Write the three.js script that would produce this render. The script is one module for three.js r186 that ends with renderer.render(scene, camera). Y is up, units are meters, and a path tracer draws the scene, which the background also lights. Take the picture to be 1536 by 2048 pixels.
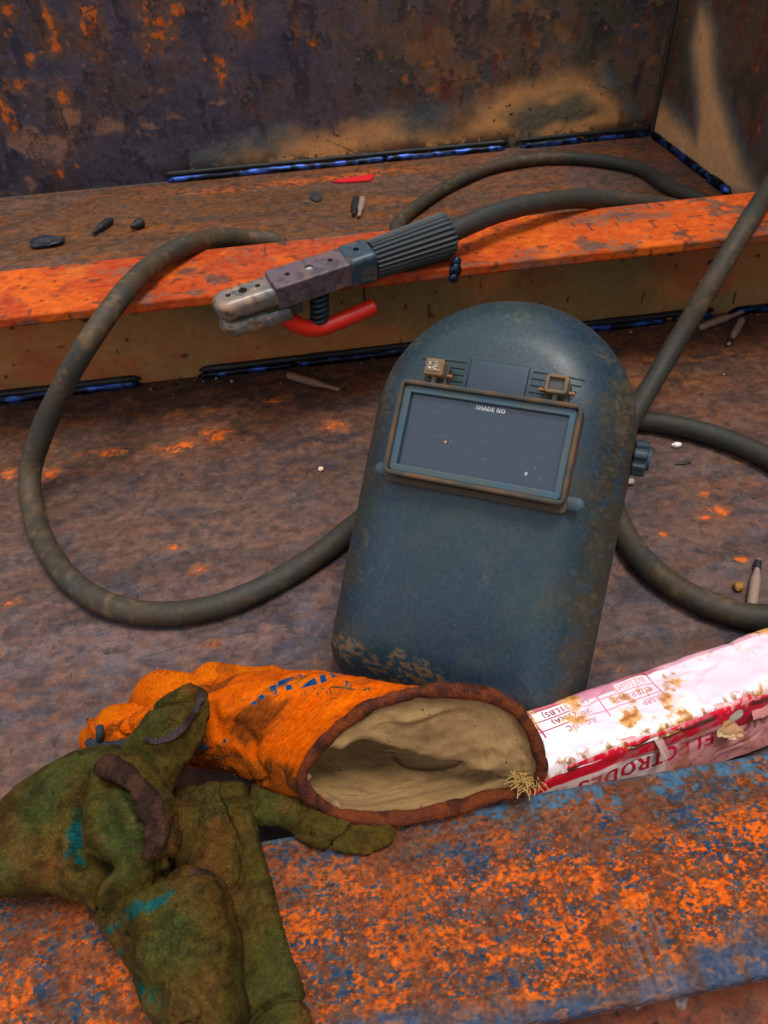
import * as THREE from 'three';
import { RoundedBoxGeometry } from 'three/addons/geometries/RoundedBoxGeometry.js';
import { mergeGeometries, mergeVertices } from 'three/addons/utils/BufferGeometryUtils.js';
import { Brush, Evaluator, SUBTRACTION } from 'three-bvh-csg';

// ---------- camera ----------
const V3 = (x, y, z) => new THREE.Vector3(x, y, z);
const scene = new THREE.Scene();
const EYE = 0.56, FOCAL = 1530;                       // eye height in metres, focal length in photo pixels
const camera = new THREE.PerspectiveCamera(2 * Math.atan(1024 / FOCAL) * 180 / Math.PI, 0.75, 0.01, 60);
// world axes seen from the camera (x right, y down, z forward), from the vanishing points of the welded steel
const axX = V3(0.98671, -0.13641, 0.08828), axDepth = V3(-0.15760, -0.67126, 0.72427), axDown = V3(0.03954, 0.72856, 0.68384);
const toWorld = (c) => V3(axX.dot(c), -axDown.dot(c), -axDepth.dot(c));
{
  const r = toWorld(V3(1, 0, 0)), u = toWorld(V3(0, -1, 0)), b = toWorld(V3(0, 0, -1));
  camera.quaternion.setFromRotationMatrix(new THREE.Matrix4().makeBasis(r, u, b));
  camera.position.set(0, EYE, 0);
  camera.focus = 0.66; camera.userData.fStop = 14;
}
// ---------- sky, sun, exposure ----------
{
  const w = 128, h = 64, d = new Float32Array(w * h * 4);
  for (let j = 0; j < h; j++) for (let i = 0; i < w; i++) {
    const el = (j + 0.5) / h * Math.PI - Math.PI / 2, k = (j * w + i) * 4;     // row 0 is the nadir
    const up = Math.max(0, Math.sin(el)), g = el > 0 ? 0.5 + 0.45 * up : 0.16;
    const c = el > 0 ? [0.96 - 0.06 * up, 0.98, 1.03 + 0.08 * up] : [0.9, 0.8, 0.7];
    d[k] = c[0] * g; d[k + 1] = c[1] * g; d[k + 2] = c[2] * g; d[k + 3] = 1;
  }
  const sky = new THREE.DataTexture(d, w, h, THREE.RGBAFormat, THREE.FloatType);
  sky.mapping = THREE.EquirectangularReflectionMapping; sky.magFilter = THREE.LinearFilter; sky.minFilter = THREE.LinearFilter; sky.needsUpdate = true;
  scene.background = sky; scene.environment = sky;
}
const sun = new THREE.DirectionalLight(new THREE.Color(1, 0.95, 0.87), 2.1);
sun.position.set(0.55, 2.6, -0.35); sun.target.position.set(0.05, 0, -0.6);
sun.castShadow = true; sun.shadow.radius = 38; sun.shadow.mapSize.set(2048, 2048);
Object.assign(sun.shadow.camera, { left: -1.6, right: 1.6, top: 1.6, bottom: -1.6, near: 0.1, far: 8 });
scene.add(sun, sun.target);
const renderer = new THREE.WebGLRenderer();
renderer.toneMapping = THREE.LinearToneMapping; renderer.toneMappingExposure = 1.15; renderer.shadowMap.enabled = true;

// ---------- helpers ----------
// a photo pixel on the horizontal plane y = h (a thing's height there), or on a wall plane
const rayOf = (px, py) => toWorld(V3(px - 768, py - 1024, FOCAL).normalize());
const W = (px, py, h = 0) => { const r = rayOf(px, py); return r.multiplyScalar((h - EYE) / r.y).add(V3(0, EYE, 0)); };
const onZ = (px, py, z) => { const r = rayOf(px, py); return r.multiplyScalar(z / r.z).add(V3(0, EYE, 0)); };
const onX = (px, py, x) => { const r = rayOf(px, py); return r.multiplyScalar(x / r.x).add(V3(0, EYE, 0)); };
let seedState = 12345;
const rnd = () => { seedState = (seedState * 1664525 + 1013904223) >>> 0; return seedState / 4294967296; };
const clamp = (x, a = 0, b = 1) => x < a ? a : x > b ? b : x;
const sst = (a, b, x) => { const t = clamp((x - a) / (b - a)); return t * t * (3 - 2 * t); };
const mix = (a, b, t) => a + (b - a) * t;
function hash2(x, y, s) { let h = (x * 374761393 + y * 668265263 + s * 2246822519) | 0; h = Math.imul(h ^ (h >>> 13), 1274126177); h ^= h >>> 16; return (h >>> 0) / 4294967296; }
function vn(x, y, s = 0) {
  const i = Math.floor(x), j = Math.floor(y); let a = x - i, b = y - j; a = a * a * (3 - 2 * a); b = b * b * (3 - 2 * b);
  const p = hash2(i, j, s), q = hash2(i + 1, j, s), r = hash2(i, j + 1, s), t = hash2(i + 1, j + 1, s);
  return p + (q - p) * a + (r - p + (p - q - r + t) * a) * b;
}
function fbm(x, y, o = 4, s = 0) { let v = 0, a = 0.5, n = 0; for (let k = 0; k < o; k++) { v += a * vn(x, y, s + k * 17); n += a; a *= 0.55; const t = x * 1.6 - y * 1.2 + 3.1; y = x * 1.2 + y * 1.6 + 7.7; x = t; } return v / n; }
function vn3(x, y, z, s = 0) { const k = Math.floor(z); let c = z - k; c = c * c * (3 - 2 * c); return mix(vn(x, y, s + k * 101), vn(x, y, s + (k + 1) * 101), c); }
function fbm3(x, y, z, o = 3, s = 0) { let v = 0, a = 0.5, n = 0; for (let k = 0; k < o; k++) { v += a * vn3(x, y, z, s + k * 13); n += a; a *= 0.5; x = x * 2.03 + 1.7; y = y * 2.03 + 9.2; z = z * 2.03 + 4.1; } return v / n; }
const lay = (o, c, t) => { if (t <= 0) return; t = t > 1 ? 1 : t; o.r += (c[0] - o.r) * t; o.g += (c[1] - o.g) * t; o.b += (c[2] - o.b) * t; };
// colour, height and roughness textures of a sheet, computed per texel; s,t run 0..1
function sheet(w, h, fn) {
  const c = new Uint8Array(w * h * 4), b = new Uint8Array(w * h * 4), g = new Uint8Array(w * h * 4), o = { r: 0, g: 0, b: 0, h: 0.5, ro: 0.6 };
  for (let j = 0; j < h; j++) for (let i = 0; i < w; i++) {
    const k = (j * w + i) * 4; o.h = 0.5; o.ro = 0.6; fn((i + 0.5) / w, (j + 0.5) / h, o);
    c[k] = clamp(o.r, 0, 255); c[k + 1] = clamp(o.g, 0, 255); c[k + 2] = clamp(o.b, 0, 255); c[k + 3] = 255;
    b[k] = b[k + 1] = b[k + 2] = clamp(o.h) * 255; b[k + 3] = 255; g[k] = g[k + 1] = g[k + 2] = clamp(o.ro) * 255; g[k + 3] = 255;
  }
  const mk = (a, srgb) => { const t = new THREE.DataTexture(a, w, h); t.magFilter = THREE.LinearFilter; t.minFilter = THREE.LinearMipmapLinearFilter; t.generateMipmaps = true; if (srgb) t.colorSpace = THREE.SRGBColorSpace; t.needsUpdate = true; return t; };
  return { map: mk(c, true), bumpMap: mk(b), roughnessMap: mk(g) };
}
const steel = (tx, bump, extra = {}) => new THREE.MeshPhysicalMaterial({ ...tx, bumpScale: bump, roughness: 1, metalness: 0, specularIntensity: 0.35, ...extra });
const plain = (r, g, b, ro = 0.7, extra = {}) => new THREE.MeshStandardMaterial({ color: new THREE.Color(`rgb(${r},${g},${b})`), roughness: ro, ...extra });
const taken = {};
const numbered = (n) => { const k = taken[n] = (taken[n] ?? -1) + 1; return k ? n + '_' + String(k).padStart(3, '0') : n; };
function mesh(name, geo, mat, parent) {
  const m = new THREE.Mesh(geo, mat); m.castShadow = m.receiveShadow = true;
  m.name = parent ? name : numbered(name); (parent || scene).add(m); return m;
}
function group(name, label, category, extra = {}) { const g = new THREE.Group(); g.name = numbered(name); g.userData = { label, category, ...extra }; scene.add(g); return g; }
const tag = (o, label, category, extra = {}) => { Object.assign(o.userData, { label, category, ...extra }); return o; };
// planar texture coordinates in an object's own space
function planar(geo, fu, fv) { const p = geo.attributes.position, uv = new Float32Array(p.count * 2); for (let i = 0; i < p.count; i++) { uv[2 * i] = fu(p.getX(i), p.getY(i), p.getZ(i)); uv[2 * i + 1] = fv(p.getX(i), p.getY(i), p.getZ(i)); } geo.setAttribute('uv', new THREE.BufferAttribute(uv, 2)); return geo; }
function rbox(x0, x1, y0, y1, z0, z1, r = 0.002, seg = 2) { const g = new RoundedBoxGeometry(x1 - x0, y1 - y0, z1 - z0, seg, r); g.translate((x0 + x1) / 2, (y0 + y1) / 2, (z0 + z1) / 2); return g; }
// naive surface nets on a signed distance function
function surfaceNets(f, lo, hi, c) {
  const nx = Math.ceil((hi.x - lo.x) / c) + 1, ny = Math.ceil((hi.y - lo.y) / c) + 1, nz = Math.ceil((hi.z - lo.z) / c) + 1, d = new Float32Array(nx * ny * nz);
  for (let k = 0, q = 0; k < nz; k++) for (let j = 0; j < ny; j++) for (let i = 0; i < nx; i++, q++) d[q] = f(lo.x + i * c, lo.y + j * c, lo.z + k * c);
  const id = new Int32Array(nx * ny * nz).fill(-1), pos = [], idx = [], sx = 1, sy = nx, sz = nx * ny, corner = [0, sx, sy, sx + sy, sz, sx + sz, sy + sz, sx + sy + sz];
  const edges = [[0, 1], [0, 2], [0, 4], [1, 3], [1, 5], [2, 3], [2, 6], [3, 7], [4, 5], [4, 6], [5, 7], [6, 7]];
  for (let k = 0; k < nz - 1; k++) for (let j = 0; j < ny - 1; j++) for (let i = 0; i < nx - 1; i++) {
    const q = i + j * sy + k * sz; let m = 0; for (let e = 0; e < 8; e++) if (d[q + corner[e]] < 0) m |= 1 << e;
    if (m === 0 || m === 255) continue;
    let n = 0, x = 0, y = 0, z = 0;
    for (const [a, b] of edges) { if (((m >> a) & 1) === ((m >> b) & 1)) continue; const da = d[q + corner[a]], db = d[q + corner[b]], t = da / (da - db); n++;
      x += (a & 1) + t * ((b & 1) - (a & 1)); y += ((a >> 1) & 1) + t * (((b >> 1) & 1) - ((a >> 1) & 1)); z += ((a >> 2) & 1) + t * (((b >> 2) & 1) - ((a >> 2) & 1)); }
    id[q] = pos.length / 3; pos.push(lo.x + (i + x / n) * c, lo.y + (j + y / n) * c, lo.z + (k + z / n) * c);
  }
  const quad = (a, b, e, g, flip) => { if (a < 0 || b < 0 || e < 0 || g < 0) return; flip ? idx.push(a, e, b, b, e, g) : idx.push(a, b, e, b, g, e); };
  for (let k = 1; k < nz - 1; k++) for (let j = 1; j < ny - 1; j++) for (let i = 1; i < nx - 1; i++) {
    const q = i + j * sy + k * sz, s = d[q] < 0;
    if (s !== d[q + sx] < 0) quad(id[q - sy - sz], id[q - sz], id[q - sy], id[q], !s);
    if (s !== d[q + sy] < 0) quad(id[q - sx - sz], id[q - sz], id[q - sx], id[q], s);
    if (s !== d[q + sz] < 0) quad(id[q - sx - sy], id[q - sy], id[q - sx], id[q], !s);
  }
  const g = new THREE.BufferGeometry(); g.setAttribute('position', new THREE.Float32BufferAttribute(pos, 3)); g.setIndex(idx); g.computeVertexNormals(); return g;
}
function paint(geo, fn) { const p = geo.attributes.position, c = new Float32Array(p.count * 3), col = new THREE.Color(), o = { r: 0, g: 0, b: 0 }; for (let i = 0; i < p.count; i++) { fn(p.getX(i), p.getY(i), p.getZ(i), o); col.setRGB(clamp(o.r / 255), clamp(o.g / 255), clamp(o.b / 255), THREE.SRGBColorSpace); c[3 * i] = col.r; c[3 * i + 1] = col.g; c[3 * i + 2] = col.b; } geo.setAttribute('color', new THREE.BufferAttribute(c, 3)); return geo; }
const canvasOf = (w, h, draw) => { const c = document.createElement('canvas'); c.width = w; c.height = h; const x = c.getContext('2d'); draw(x, w, h); return c; };
// ---------- the steel box: floor, walls, stiffeners ----------
const XL = -0.95, XR = 0.83, ZB = -1.655, ZF = 0.35, MID = { h: 0.168, back: -0.917, front: -0.797, t: 0.012 }, NEAR = { h: 0.09, back: -0.2195, front: -0.0975, t: 0.012 };
const spots = (list, x, y, s, wob = 0.5, fr = 90) => { let m = 0; for (const [cx, cy, rx, ry] of list) { const dx = (x - cx) / rx, dy = (y - cy) / ry; if (dx * dx + dy * dy > 5) continue; const d = Math.sqrt(dx * dx + dy * dy) + (fbm(x * fr, y * fr, 3, s) - 0.5) * 2 * wob; m = Math.max(m, 1 - sst(0.45, 0.95, d)); } return m; };
// straight scratches and scrapes: [x0, y0, x1, y1, half width]
const scratch = (list, x, y) => { let m = 0; for (const [a, b, c, d, w] of list) { const ex = c - a, ey = d - b, k = clamp(((x - a) * ex + (y - b) * ey) / (ex * ex + ey * ey)), q = Math.hypot(x - a - k * ex, y - b - k * ey); if (q < w * 2) m = Math.max(m, (1 - sst(w * 0.3, w * 1.4, q)) * sst(0.25, 0.55, vn(k * 30 * Math.hypot(ex, ey) * 10, a * 99, 3))); } return m; };
const floorScr = [], wallScr = [], seg = (l, a, b, w) => l.push([a.x, a.z, b.x, b.z, w]);
seg(floorScr, W(275, 1318), W(420, 1275), 0.0009); seg(floorScr, W(420, 1275), W(600, 1250), 0.0009); seg(floorScr, W(1262, 1040), W(1400, 1090), 0.0008); seg(floorScr, W(1230, 960), W(1380, 975), 0.0007); for (let i = 0; i < 26; i++) { const x = -0.5 + 1.3 * rnd(), z = -0.9 + 0.65 * rnd(), t = (rnd() - 0.5) * 1.6, l = 0.02 + 0.09 * rnd() * rnd(); floorScr.push([x, z, x + l * Math.cos(t), z + l * Math.sin(t), 0.0005 + 0.0005 * rnd()]); }
for (let i = 0; i < 22; i++) { const x = -0.8 + 1.6 * rnd(), y = 0.05 + 0.6 * rnd(), t = (rnd() - 0.5) * 1.2, l = 0.05 + 0.25 * rnd() * rnd(); wallScr.push([x, y, x + l * Math.cos(t), y + l * Math.sin(t), 0.0009 + 0.0008 * rnd()]); }
const fl = (px, py, rx, ry) => { const p = W(px, py, 0); return [p.x, p.z, rx, ry]; };
const floorRust = [fl(1440, 1020, 0.010, 0.009), fl(1408, 1036, 0.008, 0.004), fl(1408, 988, 0.006, 0.005), fl(398, 1138, 0.008, 0.006), fl(340, 1096, 0.011, 0.006), fl(1483, 1118, 0.006, 0.004), fl(1328, 1068, 0.004, 0.004), fl(430, 870, 0.02, 0.014), fl(350, 895, 0.025, 0.01), fl(225, 905, 0.016, 0.009), fl(20, 950, 0.012, 0.012), fl(660, 850, 0.016, 0.012), fl(430, 1288, 0.005, 0.004), fl(20, 1205, 0.008, 0.006), fl(100, 948, 0.012, 0.008), fl(560, 800, 0.02, 0.006), fl(640, 860, 0.006, 0.006)];
const floorStreak = [fl(1380, 720, 0.11, 0.02), fl(1300, 760, 0.04, 0.05), fl(1360, 760, 0.08, 0.012), fl(600, 955, 0.06, 0.01), fl(440, 820, 0.1, 0.02)];
const floorDark = [fl(270, 955, 0.035, 0.03), fl(690, 945, 0.03, 0.03), fl(610, 880, 0.09, 0.015), fl(560, 1010, 0.03, 0.014)];
const floorTex = sheet(2048, 2048, (s, t, o) => {
  const x = mix(XL, XR, s), z = mix(ZB, ZF, t), big = fbm(x * 5, z * 9, 4, 3), mid = fbm(x * 22, z * 34, 4, 5), fine = fbm(x * 130, z * 150, 3, 7), swirl = fbm(x * 9 + 2.4 * mid, z * 16 + 2 * big, 4, 11);
  o.r = 98; o.g = 72; o.b = 60;
  lay(o, [86, 82, 94], sst(0.42, 0.6, big * 0.5 + mid * 0.5) * sst(-0.85, -0.35, z + 0.1 * (big - .5)) * 0.9);
  lay(o, [112, 72, 54], sst(0.47, 0.66, swirl) * 0.5); lay(o, [104, 88, 90], sst(-0.62, -0.42, z + 0.2 * (big - 0.5)) * 0.55);
  lay(o, [62, 52, 58], sst(0.55, 0.68, fbm(x * 14, z * 30, 4, 21)) * 0.6);
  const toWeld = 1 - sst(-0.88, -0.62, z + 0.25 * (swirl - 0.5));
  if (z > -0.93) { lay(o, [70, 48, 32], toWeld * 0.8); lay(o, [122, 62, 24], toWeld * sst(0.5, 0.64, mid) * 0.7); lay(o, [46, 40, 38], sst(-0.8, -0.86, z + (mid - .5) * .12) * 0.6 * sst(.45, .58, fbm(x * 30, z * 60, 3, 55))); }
  const right = sst(0.33, 0.5, x) * (1 - sst(-0.62, -0.42, z)); lay(o, [128, 68, 36], right * 0.6 * sst(0.3, 0.6, swirl));
  if (z < -0.93) {
    o.r = 108; o.g = 66; o.b = 32; lay(o, [130, 76, 54], sst(0.15, 0.6, x) * 0.7); lay(o, [88, 66, 50], sst(0.45, 0.66, mid) * 0.75); lay(o, [150, 78, 28], sst(0.5, 0.66, swirl) * 0.6); lay(o, [98, 80, 74], sst(.55, .7, fbm(x * 8, z * 15, 3, 66)) * .7);
    const a = x + 0.28, band = (z + 1.60) + (mid - 0.5) * 0.03; lay(o, [205, 92, 24], (1 - sst(0.008, 0.026, Math.abs(band - 0.012))) * sst(-0.3, -0.1, x) * (1 - sst(0.15, 0.45, x)) * sst(0.3, 0.5, fine) * 0.85);
    void a;
  }
  lay(o, [150, 84, 34], spots(floorStreak, x, z, 61, 0.7, 30) * sst(0.4, 0.6, fine * 0.5 + swirl * 0.5) * 0.9);
  lay(o, [50, 42, 50], spots(floorDark, x, z, 62, 0.9, 26) * 0.75 * sst(0.35, 0.55, swirl));
  const cell = fbm(x * 46 + 3 * fine, z * 60, 4, 71), cell2 = fbm(x * 70, z * 84 + 2 * mid, 4, 73); const smear = fbm(x * 7 + 2 * mid, z * 44 + 1.5 * big, 4, 79); lay(o, [70, 52, 46], sst(0.5, 0.68, smear) * 0.55); lay(o, [118, 74, 50], sst(0.52, 0.7, fbm(x * 5 + 4, z * 34 + 2 * mid, 4, 81)) * 0.5); lay(o, [76, 56, 48], sst(0.5, 0.68, cell) * 0.22); lay(o, [128, 76, 44], sst(0.54, 0.68, cell2) * 0.24 * sst(.42, .58, big)); lay(o, [66, 70, 84], sst(0.55, 0.68, fbm(x * 34 + 7, z * 56, 4, 75)) * 0.4 * sst(-0.8, -0.5, z));
  if (z > -0.205) { lay(o, [150, 70, 34], 0.8); lay(o, [96, 60, 46], sst(0.5, 0.6, cell) * 0.6); lay(o, [176, 168, 164], sst(0.7, 0.76, fbm(x * 80, z * 80, 3, 77)) * .8); }
  lay(o, [150, 82, 44], spots(floorRust.map(([a, b, c, d]) => [a, b, c * 1.7, d * 1.9]), x, z, 65, 0.9, 60) * 0.6);
  const speck = vn(x * 330, z * 330, 31); lay(o, [176, 92, 40], sst(0.9, 0.97, speck) * 0.8 * sst(0.45, 0.6, big)); lay(o, [34, 30, 32], sst(0.93, 0.98, vn(x * 260 + 9, z * 260, 33)) * 0.8);
  const rust = spots(floorRust, x, z, 63, 0.8, 150) * sst(0.34, 0.46, fbm(x * 120, z * 120, 3, 64)); lay(o, [226, 100, 26], rust * 0.95);
  lay(o, [50, 48, 48], scratch(floorScr, x, z) * 0.6);
  const cr = fbm(x * 85 + 2 * mid, z * 120, 4, 91); lay(o, [58, 46, 46], sst(0.57, 0.61, cr) * 0.4); lay(o, [132, 92, 70], sst(0.6, 0.64, fbm(x * 95 + 5, z * 130, 4, 93)) * 0.35); const gr = (fine - 0.5) * 34 + (vn(x * 900, z * 900, 43) - 0.5) * 18; o.r += gr; o.g += gr * 0.9; o.b += gr * 0.8;
  o.h = 0.45 + (fine - 0.5) * 0.5 + (mid - 0.5) * 0.5 + rust * 0.15; o.ro = 0.55 + 0.25 * mid + rust * 0.2;
});
const floor = mesh('floor', planar(rbox(XL, XR, -0.012, 0, ZB, ZF, 0.001, 1), (x) => (x - XL) / (XR - XL), (x, y, z) => (z - ZB) / (ZF - ZB)), steel(floorTex, 0.0007, { specularIntensity: 0.6, color: new THREE.Color(0.92, 0.9, 0.92) }));
tag(floor, 'purple brown rusty steel floor plate', 'floor', { kind: 'structure' });

const wl = (px, py, rx, ry) => { const p = onZ(px, py, ZB); return [p.x, p.y, rx, ry]; };
const YT = 1.0;
const wallRust = [wl(310, 55, 0.035, 0.05), wl(175, 40, 0.022, 0.04), wl(98, 55, 0.016, 0.04), wl(30, 168, 0.025, 0.012), wl(126, 190, 0.014, 0.016), wl(18, 230, 0.01, 0.035), wl(440, 140, 0.012, 0.03), wl(590, 55, 0.008, 0.06), wl(480, 25, 0.03, 0.035), wl(120, 348, 0.012, 0.01), wl(60, 122, 0.012, 0.012), wl(20, 20, 0.012, 0.012), wl(410, 118, 0.006, 0.006), wl(625, 80, 0.012, 0.014), wl(5, 215, 0.006, 0.05), wl(350, 20, 0.02, 0.012)];
const wallTan = [wl(80, 290, 0.09, 0.035), wl(140, 250, 0.035, 0.04), wl(215, 270, 0.06, 0.035), wl(40, 375, 0.06, 0.02), wl(295, 260, 0.03, 0.03), wl(380, 250, 0.05, 0.03), wl(420, 215, 0.06, 0.02), wl(280, 312, 0.02, 0.014), wl(400, 285, 0.05, 0.04)];
const flameTop = [[380, 335], [440, 308], [520, 285], [600, 262], [680, 243], [760, 238], [850, 245], [900, 235], [950, 205], [1000, 170], [1060, 128], [1120, 120], [1170, 118], [1215, 150], [1260, 215], [1290, 245]].map(([a, b]) => onZ(a, b, ZB));
const flameY = (x) => { if (x < flameTop[0].x || x > flameTop.at(-1).x) return -1; let i = 1; while (flameTop[i].x < x) i++; const a = flameTop[i - 1], b = flameTop[i], k = (x - a.x) / (b.x - a.x); return mix(a.y, b.y, k); };
const backTex = sheet(2048, 1024, (s, t, o) => {
  const x = mix(XL, XR, s), y = t * YT, big = fbm(x * 5, y * 6, 4, 103), mid = fbm(x * 20, y * 22, 4, 105), fine = fbm(x * 110, y * 120, 3, 107), warp = fbm(x * 11 + 2 * mid, y * 13 + 2 * big, 4, 109);
  o.r = 84; o.g = 71; o.b = 78;
  lay(o, [66, 62, 78], sst(0.45, 0.6, big) * 0.7); lay(o, [92, 66, 52], sst(0.52, 0.66, warp) * 0.5);
  const right = sst(0.02, 0.5, x + 0.35 * (warp - 0.5)); lay(o, [106, 80, 58], right * 0.85); lay(o, [76, 70, 74], right * sst(0.52, 0.64, mid) * 0.75); lay(o, [138, 92, 58], right * sst(0.54, 0.68, fbm(x * 26, y * 26, 4, 120)) * 0.7); lay(o, [112, 56, 40], right * sst(0.6, 0.74, fbm(x * 30, y * 9, 3, 121)) * 0.8); lay(o, [58, 62, 52], right * sst(.56, .7, fbm(x * 7, y * 7, 3, 133)) * .6);
  lay(o, [150, 106, 82], spots(wallTan, x, y, 122, 0.75, 34) * sst(0.42, 0.52, warp) * 0.85);
  lay(o, [128, 80, 52], spots(wallRust.map(([a, b, c, d]) => [a, b, c * 1.5, d * 1.5]), x, y, 124, 0.9, 40) * 0.55); const wr = spots(wallRust, x, y, 123, 0.9, 80) * sst(0.4, 0.56, fbm(x * 110, y * 90, 3, 125)); lay(o, [206, 98, 34], wr * 0.95); lay(o, [172, 88, 44], sst(0.8, 0.92, vn(x * 120, y * 110, 126) * 0.7 + fine * 0.4) * sst(0.42, 0.58, warp) * 0.8); lay(o, [96, 84, 92], sst(0.58, 0.64, fbm(x * 44 + 3 * fine, y * 50, 4, 127)) * 0.4); lay(o, [44, 40, 48], sst(0.6, 0.66, fbm(x * 36, y * 30 + 2 * fine, 4, 128)) * 0.5);
  const fy = flameY(x), e = fy + (mid - 0.5) * 0.03 - y;                          // scale burnt off beside the weld, blue at its outline
  if (fy > 0) { lay(o, [76, 98, 104], sst(-0.05, 0.0, e) * (1 - sst(0.015, 0.07, e)) * 0.6 * sst(0.3, 0.55, fbm(x * 9, y * 9, 2, 131) + .12)); lay(o, [222, 158, 96], sst(-0.015, 0.06, e + (fbm(x * 10, y * 12, 3, 132) - 0.5) * 0.08) * 0.96); lay(o, [74, 82, 76], sst(0.04, 0.1, e) * sst(0.46, 0.6, fbm(x * 8 + 3, y * 14, 3, 137)) * 0.75 * sst(0.4, 0.5, x)); lay(o, [112, 66, 50], sst(0.68, 0.78, x) * sst(0, 0.05, e) * sst(0.4, 0.6, fbm(x * 30, y * 22, 3, 139)) * 0.9); lay(o, [62, 44, 40], sst(0, .03, e) * sst(0.8, 0.9, fbm(x * 120, y * 120, 2, 129)) * (1 - sst(.1, .16, y))); }
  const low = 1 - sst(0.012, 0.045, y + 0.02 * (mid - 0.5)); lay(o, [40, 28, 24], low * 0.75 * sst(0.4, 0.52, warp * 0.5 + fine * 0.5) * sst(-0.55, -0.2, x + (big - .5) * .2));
  lay(o, [48, 44, 50], scratch(wallScr, x, y) * 0.6);
  const gr = (fine - 0.5) * 26 + (vn(x * 420, y * 420, 143) - 0.5) * 12; o.r += gr; o.g += gr; o.b += gr;
  o.h = 0.5 + (fine - 0.5) * 0.5 + wr * 0.2; o.ro = 0.6 + 0.25 * mid;
});
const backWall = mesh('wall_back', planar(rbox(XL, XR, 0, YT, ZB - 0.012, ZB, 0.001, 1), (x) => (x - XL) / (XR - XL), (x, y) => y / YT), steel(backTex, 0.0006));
tag(backWall, 'dark slate rusty steel plate wall with a tan scorched patch above the weld', 'wall', { kind: 'structure' });

const sidePoly = [[1306, 222], [1325, 212], [1345, 238], [1372, 262], [1392, 285], [1398, 240], [1396, 180], [1388, 90], [1400, 20], [1425, 60], [1432, 180], [1450, 240], [1468, 290], [1482, 345], [1510, 385], [1440, 385], [1375, 330], [1318, 280], [1302, 250]].map(([a, b]) => onX(a, b, XR));
const inPoly = (z, y) => { let c = false, dm = 9; for (let i = 0, j = sidePoly.length - 1; i < sidePoly.length; j = i++) { const a = sidePoly[i], b = sidePoly[j]; if ((a.y > y) !== (b.y > y) && z < (b.z - a.z) * (y - a.y) / (b.y - a.y) + a.z) c = !c; const ex = b.z - a.z, ey = b.y - a.y, k = clamp(((z - a.z) * ex + (y - a.y) * ey) / (ex * ex + ey * ey)); dm = Math.min(dm, Math.hypot(z - a.z - k * ex, y - a.y - k * ey)); } return c ? dm : -dm; };
const sideTex = sheet(1024, 512, (s, t, o) => {
  const z = mix(ZB, ZF, s), y = t * YT, big = fbm(z * 5, y * 5, 4, 203), mid = fbm(z * 20, y * 12, 4, 205), fine = fbm(z * 120, y * 110, 3, 207);
  o.r = 92; o.g = 71; o.b = 54; lay(o, [82, 71, 72], sst(0.45, 0.62, big) * 0.8); lay(o, [104, 58, 42], sst(0.58, 0.7, fbm(z * 24, y * 7, 3, 209)) * 0.7); lay(o, [58, 56, 48], sst(0.55, 0.7, mid) * 0.6);
  const e = inPoly(z, y) + (mid - 0.5) * 0.02; lay(o, [86, 94, 98], sst(-0.05, -0.01, e) * 0.6); lay(o, [224, 166, 112], sst(-0.03, 0.022, e) * 0.97);
  lay(o, [200, 84, 40], sst(0.93, 0.97, vn(z * 80, y * 50, 211)) * 0.8);
  const gr = (fine - 0.5) * 26; o.r += gr; o.g += gr; o.b += gr; o.h = 0.5 + (fine - 0.5) * 0.5; o.ro = 0.6 + 0.2 * mid;
});
const sideWall = mesh('wall_right', planar(rbox(XR, XR + 0.012, 0, YT, ZB - 0.012, ZF, 0.001, 1), (x, y, z) => (z - ZB) / (ZF - ZB), (x, y) => y / YT), steel(sideTex, 0.0006));
tag(sideWall, 'brown steel side plate with a tan flame shaped scorch mark', 'wall', { kind: 'structure' });

// weld beads: a ridge of overlapping ripples along a line, real relief
const weldMat = new THREE.MeshStandardMaterial({ vertexColors: true, roughness: 0.36, metalness: 0.75 });
function weld(a, b, r, up, out, seed, parent, name = 'weld_bead') {
  const L = a.distanceTo(b), n = Math.max(8, Math.round(L / 0.0022)), m = 10, pos = [], idx = [], dir = b.clone().sub(a).normalize();
  for (let i = 0; i <= n; i++) {
    const q = i / n, c = a.clone().addScaledVector(dir, q * L), ends = Math.min(1, Math.sqrt(Math.min(q, 1 - q) * L / 0.012 + 0.02));
    for (let j = 0; j <= m; j++) {
      const th = j / m * Math.PI / 2, rip = 1 + 0.07 * Math.sin(q * L / 0.0042 * Math.PI * 2 - 2.2 * Math.sin(2 * th)) + 0.24 * (fbm(q * L * 30, j * 0.3, 3, seed) - 0.5), rr = 0.85 * r * ends * rip * (0.82 + 0.3 * Math.sin(2 * th));
      const p = c.clone().addScaledVector(out, Math.cos(th) * rr).addScaledVector(up, Math.sin(th) * rr); pos.push(p.x, p.y, p.z);
      if (i < n && j < m) { const k = i * (m + 1) + j; idx.push(k, k + m + 1, k + 1, k + 1, k + m + 1, k + m + 2); }
    }
  }
  const g = new THREE.BufferGeometry(); g.setAttribute('position', new THREE.Float32BufferAttribute(pos, 3)); g.setIndex(idx); g.computeVertexNormals();
  paint(g, (x, y, z, o) => { o.r = 26; o.g = 32; o.b = 46; const k = fbm3(x * 60, y * 60, z * 60, 2, seed); o.r = 22; o.g = 26; o.b = 36; lay(o, [62, 98, 190], sst(0.45, 0.62, k * 0.6 + 0.4 * fbm3(x * 22, y * 200, z * 200, 3, seed + 5)) * 0.9); });
  return mesh(name, g, weldMat, parent);
}
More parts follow.
